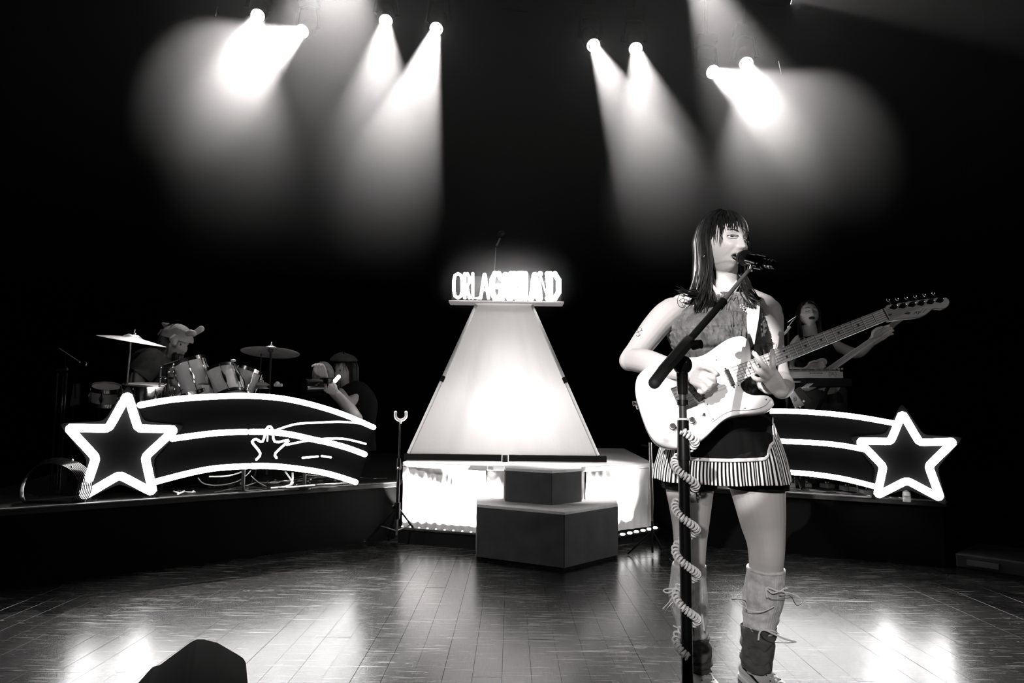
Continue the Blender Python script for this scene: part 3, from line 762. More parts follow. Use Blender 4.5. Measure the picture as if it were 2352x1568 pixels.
# ------------------------------------------------------------------ the singer
BY = 2.44
singer_loc = P(1665, 1600, BY); singer_loc.z = 0
q = MB()
HS = 1.02
Hc = P(1660, 562, BY - .02)
yaw = math.radians(25); f = V(math.sin(yaw), -math.cos(yaw), .07).normalized()
upv = V(.10, .02, 1); lx = f.cross(upv).normalized(); uz = lx.cross(f)
HR = Matrix((lx, f, uz)).transposed()
fy = head_geo(q, Hc, HR, HS)
# neck and shoulders
chain(q, [(1668, 600, BY - .01, 27, 1.0), (1667, 632, BY - .005, 27, 1.0), (1666, 665, BY, 29, 1.0), (1664, 690, BY, 37, 1.0)])
q.tube([P(1650, 655, BY), P(1610, 683, BY + .01), P(1565, 702, BY)], [.030, .036, .042], 14)
q.tube([P(1684, 655, BY), P(1720, 683, BY + .01), P(1758, 702, BY)], [.030, .036, .040], 14)
q.sph(P(1565, 702, BY), .042, 16, 12); q.sph(P(1758, 703, BY), .040, 16, 12)
q.tube([P(1628, 648, BY - .055), P(1664, 690, BY - .075)], [.008, .008], 8); q.tube([P(1700, 645, BY - .04), P(1672, 690, BY - .075)], [.009, .008], 8)
# torso
TORSO = [(1665, 682, BY, 36, .95), (1660, 698, BY, 78, .62), (1654, 722, BY, 92, .75), (1650, 760, BY, 100, .78), (1648, 800, BY, 93, .85), (1648, 845, BY, 80, .88), (1650, 885, BY, 78, .9),
         (1654, 930, BY, 90, .85), (1656, 980, BY, 106, .80), (1658, 1030, BY, 116, .80), (1660, 1070, BY, 112, .80), (1660, 1095, BY, 96, .8)]
chain(q, TORSO)
for x in (1608, 1698): q.sph(P(x, 778, BY - .075), (.062, .05, .062), 18, 12)
# legs
RLEG = [(1604, 1040, BY, 56, 1.0), (1590, 1075, BY, 60, 1.0), (1584, 1110, BY, 55, 1.05), (1585, 1160, BY, 47, 1.1), (1586, 1200, BY, 41, 1.1), (1585, 1245, BY - .01, 36, 1.1), (1584, 1285, BY - .015, 34, 1.15),
        (1582, 1320, BY, 33, 1.1), (1580, 1365, BY + .015, 35, 1.15), (1584, 1410, BY + .015, 31, 1.1), (1592, 1460, BY + .01, 22, 1.1), (1599, 1510, BY, 19, 1.2), (1600, 1545, BY, 21, 1.2)]
LLEG = [(1716, 1040, BY, 58, 1.0), (1730, 1075, BY, 64, 1.0), (1738, 1110, BY, 61, 1.05), (1746, 1160, BY, 54, 1.1), (1753, 1205, BY, 48, 1.1), (1759, 1245, BY - .01, 41, 1.1), (1760, 1285, BY - .015, 37, 1.15),
        (1757, 1320, BY, 35, 1.1), (1754, 1365, BY + .015, 38, 1.15), (1749, 1410, BY + .015, 33, 1.1), (1743, 1460, BY + .01, 24, 1.1), (1739, 1510, BY, 20, 1.2), (1738, 1545, BY, 22, 1.2)]
chain(q, RLEG); chain(q, LLEG)
for x, y in ((1583, 1272), (1762, 1272)): q.sph(P(x, y, BY - .045), (.032, .022, .036), 14, 10)
# right arm (camera left)
q.sph(P(1545, 716, BY), (.055, .05, .052), 16, 12)
ARM = [(1556, 708, BY, .046), (1532, 724, BY - .01, .052), (1506, 750, BY - .03, .048), (1483, 780, BY - .06, .044), (1464, 806, BY - .09, .040), (1450, 824, BY - .12, .038)]
q.tube(catmull([P(*a[:3]) for a in ARM], 4), [x.x for x in catmull([V(a[3], 0, 0) for a in ARM], 4)], 20)
FORE = [(1450, 826, BY - .12, .038), (1478, 829, BY - .19, .041), (1510, 838, BY - .25, .038), (1545, 848, BY - .30, .030), (1574, 857, BY - .33, .024), (1592, 860, BY - .335, .024)]
q.tube(catmull([P(*a[:3]) for a in FORE], 4), [(x.x, x.x * .9) for x in catmull([V(a[3], 0, 0) for a in FORE], 4)], 20)
q.sph(P(1446, 828, BY - .115), .036, 14, 10)
HY = 2.07
# right hand: palm and fingers strumming
def palm(q, corners, Y, th):
    """ellipsoidal palm between wrist and knuckles: corners wrist_a, wrist_b, knuckle_b, knuckle_a with own depths"""
    wa, wb, kb, ka = [P(*c_) for c_ in corners]
    for t in [i / 4 for i in range(5)]:
        q.tube([lerp(wa, wb, t), lerp(lerp(wa, wb, t), lerp(ka, kb, t), .5), lerp(ka, kb, t)], [th * .95, th * 1.08, th * .9], 10)
        q.sph(lerp(ka, kb, t), th * .9, 8, 6)
palm(q, [(1588, 850, 2.075), (1587, 872, 2.085), (1614, 886, 2.065), (1622, 851, 2.055)], HY, .0125)
finger(q, [P(1620, 850, 2.058), P(1634, 850, 2.042), P(1643, 856, 2.045), P(1648, 860, 2.06)], .0095, .0072)
finger(q, [P(1620, 862, 2.058), P(1637, 867, 2.040), P(1641, 878, 2.050), P(1634, 884, 2.063)], .0098, .0078)
finger(q, [P(1617, 874, 2.060), P(1630, 884, 2.045), P(1627, 893, 2.058), P(1617, 893, 2.070)], .0092, .0072)
finger(q, [P(1610, 884, 2.065), P(1619, 895, 2.052), P(1613, 901, 2.066), P(1605, 898, 2.075)], .0082, .0064)
finger(q, [P(1595, 848, 2.07), P(1612, 842, 2.05), P(1630, 846, 2.035), P(1644, 858, 2.035)], .0105, .0080)
# left arm (camera right)
q.sph(P(1766, 716, BY), (.046, .046, .048), 16, 12)
ARM2 = [(1758, 706, BY, .042), (1768, 728, BY, .047), (1772, 760, BY, .042), (1777, 800, BY - .01, .037), (1785, 840, BY - .03, .036), (1793, 872, BY - .06, .035)]
q.tube(catmull([P(*a[:3]) for a in ARM2], 4), [x.x for x in catmull([V(a[3], 0, 0) for a in ARM2], 4)], 20)
FORE2 = [(1794, 874, BY - .06, .036), (1798, 884, BY - .12, .038), (1796, 892, BY - .20, .034), (1793, 896, BY - .26, .027), (1790, 893, BY - .29, .025)]
q.tube(catmull([P(*a[:3]) for a in FORE2], 4), [x.x for x in catmull([V(a[3], 0, 0) for a in FORE2], 4)], 20)
palm(q, [(1800, 892, 2.07), (1779, 898, 2.085), (1756, 868, 2.06), (1777, 851, 2.035)], HY, .0125)
q.sph(P(1793, 897, 2.085), (.026, .024, .024), 12, 8)
finger(q, [P(1776, 853, 2.035), P(1775, 836, 2.018), P(1774, 820, 2.020), P(1774, 806, 2.034)], .0100, .0076)
finger(q, [P(1768, 858, 2.040), P(1756, 842, 2.018), P(1744, 826, 2.022), P(1733, 812, 2.040)], .0100, .0074)
finger(q, [P(1762, 866, 2.048), P(1746, 856, 2.028), P(1736, 846, 2.034), P(1731, 838, 2.046)], .0095, .0070)
finger(q, [P(1757, 873, 2.060), P(1743, 872, 2.045), P(1733, 868, 2.050), P(1728, 862, 2.060)], .0085, .0064)
finger(q, [P(1784, 896, 2.10), P(1764, 898, 2.12), P(1748, 888, 2.13), P(1742, 874, 2.135)], .0115, .0085)
# feet inside the shoes
def footpts(ax, ay, dirx):
    a = P(ax, ay, BY); return V(a.x, a.y + .03, 0), Vector((dirx, -1, 0)).normalized()
rf, rd = footpts(1601, 1545, .12); lf, ld = footpts(1737, 1545, .34)
for (b0, d) in ((rf, rd), (lf, ld)):
    q.tube([b0 + V(0, 0, .06), b0 + d * .03 + V(0, 0, .045), b0 + d * .10 + V(0, 0, .032), b0 + d * .15 + V(0, 0, .026)], [(.026, .030), (.026, .028), (.026, .016), (.022, .012)], 14, up=V(1, 0, 0))
st = thing('person', 'singer in a ruched top and striped skirt playing a white guitar at the microphone', 'person', singer_loc)
body = remeshed(q, 'body', .0032, 'skin', 4, st)
face_parts(body, Hc, HR, HS, fy, look=-.002)
BB = bvh_of(body)
# hair -------------------------------------------------------------------
def hair_style(body, c, R, s, n_long, n_bang, seed, m='hair', length=(.20, .27), bang=(.022, .040), shell=True, flip=.03):
    rr = random.Random(seed); W = lambda v: c + R @ (v * s); q = MB()
    rad = Vector((.0775, .099, .1155)); ctr = Vector((0, -.006, .004))
    def on(a, p, k=1.0): return ctr + Vector((math.sin(a) * math.sin(p) * rad.x, math.cos(a) * math.sin(p) * rad.y, math.cos(p) * rad.z)) * k
    if shell:
        nu_, nv_ = 40, 14; vs = []
        for j in range(nv_ + 1):
            for i in range(nu_ + 1):
                a = lerp(-PI, PI, i / nu_); pm = 1.9 if abs(a) > 1.45 else lerp(1.02, 1.9, smooth01((abs(a) - .9) / .55)); vs.append(W(on(a, lerp(.02, pm, j / nv_), 1.005)))
        q.add(vs, [(j * (nu_ + 1) + i, j * (nu_ + 1) + i + 1, (j + 1) * (nu_ + 1) + i + 1, (j + 1) * (nu_ + 1) + i) for j in range(nv_) for i in range(nu_)])
    for i in range(n_long):
        a = rr.uniform(1.28, PI) * rr.choice((-1, 1)); k = rr.uniform(1.0, 1.10); Lg = rr.uniform(*length)
        a0 = a + rr.uniform(-.5, .5); pts = [on(a0, .12, k), on(lerp(a0, a, .5), .55, k), on(a, 1.0, k), on(a, 1.45, k * 1.01)]
        e = on(a, 1.62, k * 1.0); out = Vector((math.sin(a), math.cos(a), 0))
        pts.append(e); z0 = e.z; w1 = rr.uniform(-.012, .012)
        for t in (.25, .5, .75, 1.0):
            pts.append(e + out * (-.006 * math.sin(t * PI) + flip * t ** 3 * rr.uniform(.2, 1.3) + w1 * t) + Vector((w1 * t * math.cos(a), -w1 * t * math.sin(a), -Lg * t + z0 * 0)))
        lock(q, [W(v) for v in pts], rr.uniform(.0045, .0085) * s, rr.uniform(.0018, .003) * s, 3)
    for i in range(n_bang):
        a = rr.uniform(-1.25, 1.25); k = rr.uniform(1.015, 1.06); z1 = rr.uniform(*bang) if abs(a) < .8 else rr.uniform(-.035, .01)
        a0 = a * .55 + rr.uniform(-.15, .15); p1 = math.acos(max(-1, min(1, (z1 - .004) / .1155)))
        pts = [on(a0, .1, k), on(lerp(a0, a, .5), .45, k * 1.01), on(a, .85, k * 1.015), on(a + rr.uniform(-.05, .05), (.85 + p1) / 2, k * 1.02), on(a + rr.uniform(-.08, .08), p1, k * 1.01)]
        lock(q, [W(v) for v in pts], rr.uniform(.0014, .0038) * s, .0012 * s, 3)
    return q.build('hair', m, body)
hr = hair_style(body, Hc, HR, HS, 420, 120, 5, bang=(.014, .034))
# long locks falling over the shoulders, placed where they lie
q = MB(); rr = random.Random(9)
for (x0, y0, x1, y1, x2, y2, x3, y3, n_) in ((1610, 590, 1605, 640, 1598, 675, 1560, 664, 16), (1618, 600, 1612, 640, 1612, 680, 1602, 712, 26), (1625, 610, 1622, 650, 1628, 685, 1618, 725, 22),
        (1632, 620, 1628, 655, 1636, 680, 1646, 712, 16), (1704, 620, 1712, 650, 1722, 675, 1745, 690, 18), (1700, 625, 1706, 655, 1718, 680, 1732, 712, 20), (1698, 630, 1702, 660, 1712, 690, 1712, 722, 12)):
    for i in range(n_ * 2):
        j = lambda s_: rr.gauss(0, s_); Y0 = BY - .0 + rr.uniform(-.03, .03)
        pts = [P(x0 + j(4), y0 + j(4), Y0), P(x1 + j(5), y1 + j(5), Y0 - .02), P(x2 + j(6), y2 + j(5), BY - .075 + j(.006)), P(x3 + j(5), y3 + j(5), BY - .105 + j(.006))]
        lock(q, pts, rr.uniform(.0014, .0034), .0012, 5)
q.build('long_locks', 'hair', body)
# earrings
for (x, y, r) in ((1618, 588, .0052), (1624, 597, .0042), (1628, 581, .003), (1626, 593, .003)):
    e = HR @ (Vector((.080, .0, -.03)) * HS) + Hc
    p = P(x, y, e.y - .012); MB().sph(p, r, 12, 8).build('earring', 'silver', body)
# tattoos: ink lines lying on the skin
def hit_near(p):
    h = BB.find_nearest(p); return h[0] + (CO - h[0]).normalized() * .0004
def ink(strokes, r=.0009, name='tattoo'):
    q = MB()
    for st_ in strokes:
        pts = [hit(BB, x, y, .0004) for x, y in st_]; pts = [p for p in pts if p is not None]
        if len(pts) > 1: q.tube([hit_near(p) for p in catmull(pts, 4)], r, 5)
    if q.v: q.build(name, 'ink', body)
ink([[(1459, 752), (1464, 757), (1470, 752), (1474, 756), (1468, 762), (1461, 764)], [(1464, 757), (1468, 766), (1466, 773)], [(1470, 760), (1476, 758)], [(1466, 773), (1461, 770)], [(1466, 773), (1472, 768)], [(1456, 759), (1462, 761)]])
ink([[(1562, 676), (1556, 688), (1558, 700), (1566, 706), (1576, 704)], [(1564, 676), (1570, 682), (1574, 677)], [(1560, 690), (1566, 695), (1572, 691), (1570, 685), (1564, 687), (1560, 690)], [(1566, 697), (1570, 703), (1575, 698), (1570, 695)]], .0012)
ink([[(1776, 802), (1773, 792), (1778, 788)], [(1778, 802), (1779, 789)], [(1781, 802), (1785, 789)], [(1783, 803), (1789, 793)], [(1776, 803), (1785, 804)]])

# ruched top ---------------------------------------------------------------
def shell(rows, name, m, parent, nu_=150, k=8, fn=None, up=V(1, 0, 0), arc=None, th=.0, cols=None, sharp=60):
    pts = catmull([P(r[0], r[1], r[2]) for r in rows], k); rad = catmull([V(r[3] * r[2] / 1568, r[3] * r[2] / 1568 * r[4], 0) for r in rows], k)
    q = MB(); vs = []; n_ = len(pts)
    for j in range(n_):
        v = j / (n_ - 1)
        for i in range(nu_):
            a = 2 * PI * i / nu_; o, oz = fn(a, v) if fn else (0, 0)
            vs.append(pts[j] + V(math.cos(a) * (rad[j].x + o), math.sin(a) * (rad[j].y + o), oz))
    for j in range(n_ - 1):
        for i in range(nu_):
            q.cur = cols(i, j) if cols else 0
            q.add([], []); i2 = (i + 1) % nu_
            q.f.append((j * nu_ + i, j * nu_ + i2, (j + 1) * nu_ + i2, (j + 1) * nu_ + i)); q.mi.append(q.cur)
    q.v = [tuple(x) for x in vs]
    o = q.build(name, m, parent, angle=sharp)
    if th: md = o.modifiers.new('t', 'SOLIDIFY'); md.thickness = th; md.offset = 1
    return o
def ruche(a, v):
    n1 = mnoise.noise(Vector((a * 2.4, v * 5, 3.1))); n2 = mnoise.noise(Vector((a * 22 + v * 9 + n1 * 2.5, v * 7 - a * 1, 9.0))); n3 = mnoise.noise(Vector((a * 30 - v * 20, v * 13, 1.0)))
    seam = sum(math.exp(-((v - c_ - .012 * math.sin(a * 2)) / .010) ** 2) for c_ in (.30, .44, .58, .72))
    return .0065 + .0078 * (abs(n2) * 2 - .4) + .0030 * n3 + .002 * n1 - .005 * seam, 0
tm = mat('printed_mesh_cloth', .15, .7, noise=.55, nscale=30, bump=.4)
TOP = [(1668, 676, BY - .012, 38, .95), (1664, 690, BY - .010, 60, .82), (1656, 706, BY - .006, 84, .70), (1649, 732, BY - .01, 98, .80), (1646, 763, BY - .02, 105, .92), (1647, 795, BY - .02, 98, .98), (1648, 830, BY - .01, 84, .95), (1648, 860, BY, 80, .95), (1650, 905, BY, 84, .92), (1653, 945, BY, 98, .86)]
top_o = shell(TOP, 'ruched_top', tm, body, 260, 14, ruche)
TB = bvh_of(top_o)
# little beaded flowers on the chest
q = MB()
for (cx, cy) in ((1704, 704), (1712, 712), (1722, 700)):
    for k_ in range(5):
        p = hit(TB, cx + 4.2 * math.cos(k_ * 1.257), cy + 4.2 * math.sin(k_ * 1.257), .002)
        if p is not None: q.sph(p, .0028, 8, 6)
o = q.build('beaded_flowers', 'white_cloth', body); o['kind'] = 'stuff'
# skirt ---------------------------------------------------------------------
NS = 118
def pleat(a, v): return .004 + .004 * (v + .2) * math.sin(a * 26 + math.sin(a * 5)) + .010 * v * math.sin(a * 7 + 1.0), .0
SK = [(1655, 935, BY, 97, .88), (1656, 975, BY, 113, .84), (1657, 1015, BY, 128, .82), (1658, 1050, BY, 138, .82), (1658, 1078, BY, 144, .82), (1659, 1102, BY, 147, .83)]
skirt = shell(SK, 'striped_skirt', ['stripe_w', 'stripe_b'], body, NS * 4, 6, pleat, cols=lambda i, j: 0 if (i % 4) < 2 else 1, th=.0015)
md_ = skirt
SB = bvh_of(skirt)
wb = shell([(1655, 925, BY, 99, .9), (1655, 945, BY, 103, .9)], 'waistband', 'cloth_black', body, 80, 4, lambda a, v: (.006, 0))
for nm, lg in (('thigh_band', [(1590, 1070, BY, 63, 1.02), (1584, 1100, BY, 59, 1.1), (1583, 1121, BY, 57, 1.1)]), ('thigh_band', [(1731, 1070, BY, 67, 1.02), (1738, 1100, BY, 65, 1.1), (1742, 1121, BY, 62, 1.1)])):  # dark bands round the upper thighs below the skirt hem
    shell(lg, nm, 'cloth_black', body, 60, 4, lambda a, v: (.003, 0), th=.002)
# apron panel
xs_l = lambda y: lerp(1556, 1572, (y - 925) / 125); xs_r = lambda y: lerp(1766, 1772, (y - 925) / 125)
q = MB(); nx_, ny_ = 40, 16; vs = []; okc = True
hem = []
for j in range(ny_ + 1):
    for i in range(nx_ + 1):
        u = i / nx_; yb = 1052 + 6 * math.sin(u * PI); 
        yb -= 34 * smooth01((u - .90) / .10)
        y = lerp(930, yb, j / ny_); x = lerp(xs_l(y), xs_r(y), u)
        p = hit(SB, x, y, .010) or P(x, y, BY - .13); vs.append(p)
        if j == ny_: hem.append(p + V(0, -.003, 0))
q.add(vs, [(j * (nx_ + 1) + i, j * (nx_ + 1) + i + 1, (j + 1) * (nx_ + 1) + i + 1, (j + 1) * (nx_ + 1) + i) for j in range(ny_) for i in range(nx_)])
ap = q.build('apron', 'cloth_black', body)
side = [vs[j * (nx_ + 1) + nx_] + V(0, -.003, 0) for j in range(6, ny_ + 1)]
MB().tube(hem, .0055, 6, flat=.5).build('apron_trim', 'trim_white', ap); MB().tube(side, .0045, 6, flat=.5).build('apron_trim', 'trim_white', ap)
# hanging ribbon ends beside the skirt
for pts, w_ in (([(1776, 972), (1782, 990), (1781, 1004)], .003), ([(1786, 1022), (1793, 1036), (1797, 1050), (1794, 1062)], .0026)):
    MB().tube(catmull([P(x, y, BY - .10) for x, y in pts], 4), w_, 6, flat=.4).build('ribbon', 'trim_white', body)

# leg warmers -----------------------------------------------------------------
def ribs(amp, fold, seed):
    def fn(a, v):
        n1 = mnoise.noise(Vector((math.cos(a) * 1.2, math.sin(a) * 1.2 + seed, v * 5)))
        return .0045 + amp * math.sin(a * 44) + fold * math.sin(v * 30 + 3 * n1 + 2 * math.sin(a + seed)) * smooth01((v - .35) / .5) + .003 * n1, 0
    return fn
sR = shell([(1583, 1296, BY - .01, 33, 1.1), (1581, 1330, BY + .002, 34, 1.12), (1580, 1370, BY + .015, 37, 1.12), (1584, 1410, BY + .015, 33, 1.1), (1590, 1445, BY + .012, 27, 1.1), (1592, 1462, BY + .01, 27, 1.1)], 'leg_warmer', 'sock', body, 176, 8, ribs(.0006, .0022, 1), th=.002)
sL = shell([(1759, 1306, BY - .01, 36, 1.1), (1757, 1330, BY + .002, 37, 1.12), (1754, 1370, BY + .015, 40, 1.12), (1749, 1405, BY + .015, 35, 1.1), (1746, 1430, BY + .012, 32, 1.1), (1744, 1448, BY + .01, 30, 1.1)], 'leg_warmer', 'sock', body, 176, 8, ribs(.0006, .0022, 4), th=.002)
for (x, y, w_, nm) in ((1583, 1297, 36, 'cuff'), (1759, 1306, 39.5, 'cuff')):
    pc = P(x, y, BY - .01); r_ = w_ * BY / 1568 - .003
    MB().tube([pc + V(math.cos(a) * r_, math.sin(a) * r_ * 1.1, .004 * math.sin(a)) for a in [2 * PI * i / 30 for i in range(30)]], .0062 if x > 1700 else .004, 8, closed=True).build(nm, 'sock', body)
def slouch(seed):
    def fn(a, v):
        n1 = mnoise.noise(Vector((math.cos(a) * 1.5, math.sin(a) * 1.5 + seed, v * 4)))
        return .004 + .011 * abs(math.sin(v * 9.5 + 1.0 * math.sin(a + seed) + 1.8 * n1)) ** .8 + .004 * n1, 0
    return fn
shell([(1592, 1456, BY + .01, 25, 1.1), (1597, 1480, BY, 24, 1.15), (1600, 1505, BY - .005, 24, 1.2), (1601, 1518, BY - .01, 25, 1.3), (1601, 1536, BY - .015, 20, 1.35)], 'slouch_sock', 'darksock', body, 90, 12, slouch(2), th=.002)
shell([(1744, 1436, BY + .01, 29, 1.1), (1741, 1460, BY, 28, 1.15), (1739, 1488, BY - .005, 26, 1.2), (1738, 1514, BY - .01, 25, 1.3), (1739, 1536, BY - .02, 20, 1.4)], 'slouch_sock', 'darksock', body, 90, 12, slouch(6), th=.002)
# ribbons tied round the leg warmers
LB = {0: bvh_of(sR), 1: bvh_of(sL)}
def ribbon(pts, Y, w_=.0022, m='trim_white', nm='ribbon_bow'):
    w3 = [P(x, y, Y + (z if len(r_) > 2 else 0)) for r_ in pts for (x, y, z) in [(*r_, 0)[:3]]]
    MB().tube(catmull(w3, 5), w_, 6, flat=.35).build(nm, m, body)
yf = BY - .085
ribbon([(1574, 1340), (1560, 1350), (1532, 1352), (1524, 1356), (1534, 1361), (1556, 1352), (1566, 1348)], yf); ribbon([(1552, 1352), (1540, 1378), (1522, 1398)], yf, .0016)
ribbon([(1560, 1352), (1552, 1375), (1534, 1395), (1526, 1408)], yf, .0013, 'steel'); ribbon([(1556, 1350), (1564, 1365), (1566, 1395), (1576, 1412)], yf, .0022)
ribbon([(1604, 1386), (1596, 1402), (1590, 1424)], yf, .004); ribbon([(1604, 1386), (1612, 1410), (1618, 1448)], yf, .003); ribbon([(1546, 1436), (1554, 1440), (1562, 1443)], yf, .002)
ribbon([(1762, 1372), (1760, 1352), (1768, 1350), (1790, 1358), (1800, 1352), (1808, 1350)], yf, .0030); ribbon([(1762, 1352), (1775, 1362), (1795, 1356), (1806, 1362)], yf, .0022)
ribbon([(1796, 1358), (1815, 1362), (1835, 1370), (1860, 1394)], yf, .002); ribbon([(1790, 1366), (1815, 1368), (1830, 1390), (1845, 1378), (1825, 1364)], yf, .0013, 'steel'); ribbon([(1764, 1372), (1780, 1376), (1830, 1370)], yf, .0013, 'steel')
ribbon([(1714, 1394), (1712, 1380), (1700, 1376), (1680, 1376)], yf, .0014, 'steel'); ribbon([(1716, 1398), (1704, 1388), (1698, 1378), (1712, 1384), (1718, 1400), (1750, 1404), (1778, 1392)], yf, .0018)
ribbon([(1742, 1470), (1745, 1452), (1755, 1446), (1775, 1454), (1800, 1466), (1828, 1474)], yf, .003); ribbon([(1748, 1450), (1752, 1464), (1775, 1474), (1806, 1476), (1830, 1474)], yf, .0013, 'steel'); ribbon([(1755, 1446), (1775, 1448), (1790, 1456)], yf, .0016)

# sneakers ----------------------------------------------------------------------
def sneaker(b0, d, nm_label):
    s_ = V(-d.y, d.x, 0); s_ = s_ if s_.x > 0 else -s_
    W = lambda t, x, z: b0 + d * t + s_ * x + V(0, 0, z)
    q = MB(); stn = [(-.055, .020, .030, .055), (-.035, .032, .036, .086), (.0, .036, .040, .096), (.035, .037, .042, .092), (.075, .040, .040, .070), (.12, .046, .036, .054), (.16, .044, .030, .044), (.195, .028, .022, .034)]
    vs = []; nn = 22
    rows_ = catmull([V(a, b_, h_) for a, b_, _, h_ in stn], 4)
    for r_ in rows_:
        for k_ in range(nn):
            a = 2 * PI * k_ / nn; ca, sa_ = math.cos(a), math.sin(a)
            vs.append(W(r_.x, ca * r_.y * (1.0 if sa_ < 0 else lerp(1, .62, sa_)), .012 + (r_.z - .012) * (.5 + .5 * sa_)))
    m_ = len(rows_); fs = [(j * nn + k_, j * nn + (k_ + 1) % nn, (j + 1) * nn + (k_ + 1) % nn, (j + 1) * nn + k_) for j in range(m_ - 1) for k_ in range(nn)]
    fs += [tuple(range(nn - 1, -1, -1)), tuple((m_ - 1) * nn + k_ for k_ in range(nn))]
    q.add(vs, fs); sh_ = q.build('sneaker', 'white_cloth', body)
    ol = []
    for k_ in range(28):
        a = 2 * PI * k_ / 28; t = lerp(-.06, .20, .5 - .5 * math.cos(a)); w_ = .047 * math.sin(min(PI, .5 + 2.3 * (.5 - .5 * math.cos(a)))) * (1 if math.sin(a) >= 0 else -1)
        if abs(math.sin(a)) < .01: w_ = 0
        ol.append(W(t, w_, 0))
    MB().prism(ol, (0, 0, .02)).build('sole', 'white', sh_, smooth=False, bevel=.004)
    SBv = bvh_of(sh_)
    def near(p, lift):
        h = SBv.find_nearest(p); n_ = h[1]; 
        if (p - h[0]).dot(n_) < 0 and (p - h[0]).length > 1e-4: n_ = -n_
        return h[0] + n_ * lift
    MB().tube(catmull([W(.02, -.0, .098), W(.035, 0, .12), W(.028, 0, .135)], 4), [(.022, .006)] * 9, 10, up=s_).build('tongue', 'white_cloth', sh_)
    for i in range(6):
        t = .03 + .022 * i; z = .12 - .011 * i
        MB().tube([near(W(t, -.022, z), .002), near(W(t + .006, 0, z + .01), .006), near(W(t + .004, .022, z), .002)], .0028, 6, flat=.6).build('lace', 'trim_white', sh_)
        MB().tube([near(W(t, .022, z), .002), near(W(t + .016, -.022, z - .008), .004)], .0026, 6).build('lace', 'trim_white', sh_)
        for sx in (-1, 1): MB().sph(near(W(t, sx * .028, z - .004), .0005), .0028, 8, 6).build('eyelet', 'ink', sh_)
    for sx in (-1, 1):
        for o_ in (0, .014):
            MB().tube([near(W(-.045 + o_, sx * .05, .085), .001), near(W(-.01 + o_, sx * .06, .06), .001), near(W(.03 + o_, sx * .06, .04), .001), near(W(.06 + o_, sx * .06, .026), .001)], .0038, 6, flat=.5).build('stripe', 'stripe_b', sh_)
        MB().tube([near(W(.045, sx * .06, .05), .001), near(W(.05, sx * .05, .08), .001)], .006, 6, flat=.3).build('side_tab', 'steel', sh_)
    MB().tube([near(W(-.05, 0, .09), .0), W(-.03, -.03, .098), W(.0, -.038, .094), W(.03, -.034, .10)], .004, 6).build('collar', 'white_cloth', sh_)
    return sh_
sneaker(rf, rd, ''); sneaker(lf, ld, '')

# ------------------------------------------------------------------ the white guitar
M.update(gwhite=mat('guitar_white', .82, .22, coat=.5), gside=mat('guitar_side', .5, .25, coat=.5), maple=mat('maple_neck', .42, .32, noise=.35, nscale=14, coat=.3), board=mat('fretboard', .70, .35, noise=.4, nscale=10),
    fretm=mat('fret_wire', .8, .2, 1.0), plate=mat('pickguard', .84, .25), line=mat('black_line', .01, .5), strapw=mat('white_strap', .75, .6), strapb=mat('strap_leather', .01, .4), string=mat('string', .35, .3, 1.0))
gP = P(1555, 910, 2.13); gN = Vector((-.17, -1, .24)).normalized()
def G(px, py, off=0.0): return onplane(px, py, gP + gN * off, gN)
def GP(x, y): return G(x, y) - 0 * gN
def Gs(pts, off=0.0):
    """pixel outline taken on the front plane, then moved straight along the normal"""
    return [G(x, y) + gN * off for x, y in pts]
cr = lambda u, v: (1400 + u / 3.92, 750 + v / 3.92)
BODY = [cr(*p) for p in [(1170, 78), (1085, 98), (1010, 140), (940, 190), (880, 232), (820, 260), (760, 270), (690, 272), (610, 272), (520, 282), (440, 305), (360, 345), (295, 395), (250, 450), (231, 540), (244, 640), (274, 740), (310, 850), (352, 950), (400, 1022), (455, 1064), (520, 1086), (600, 1090), (680, 1082), (760, 1062), (830, 1018), (900, 958), (960, 898), (1015, 848), (1085, 808), (1180, 787), (1300, 778), (1400, 762), (1455, 735), (1484, 695), (1472, 650), (1432, 620), (1380, 612), (1300, 612), (1235, 592), (1200, 560), (1183, 520), (1196, 485), (1230, 455), (1265, 400), (1275, 330), (1278, 250), (1268, 180), (1248, 120), (1215, 88)]]
gt = thing('electric_guitar', 'white single cutaway electric guitar with pale neck held by the singer', 'guitar', G(1555, 930))
def rounded_slab(t, name, pts, th, m, r=.006, msd=None):
    f3 = catmull(Gs(pts), 3, True); c = sum(f3, Vector()) / len(f3); q = MB(); n_ = len(f3); rows_ = []
    def inw(p, i, k):
        a, b2 = f3[i - 1], f3[(i + 1) % n_]; d = (b2 - a).normalized(); nn = d.cross(gN); 
        return p + nn * k * sgn
    d0 = (f3[1] - f3[-1]).normalized().cross(gN); 
    area = sum((f3[i - 1] - c).cross(f3[i] - c).dot(gN) for i in range(n_)); sgn = -1 if area > 0 else 1
    prof = [(r, 0), (r * .3, -r * .3), (0, -r), (0, -th + r), (r * .3, -th + r * .3), (r, -th)]
    vs = []
    for (k, o) in prof: vs += [inw(p, i, k) + gN * o for i, p in enumerate(f3)]
    L_ = len(prof); fs = [(j * n_ + i, j * n_ + (i + 1) % n_, (j + 1) * n_ + (i + 1) % n_, (j + 1) * n_ + i) for j in range(L_ - 1) for i in range(n_)]
    fs += [tuple(range(n_)), tuple((L_ - 1) * n_ + i for i in range(n_ - 1, -1, -1))]
    q.add(vs, fs); return q.build(name, m, t, angle=50)
rounded_slab(gt, 'guitar_body', BODY, .044, 'gwhite')
cz = lambda u, v: (1540 + u / 6.817, 830 + v / 6.817)
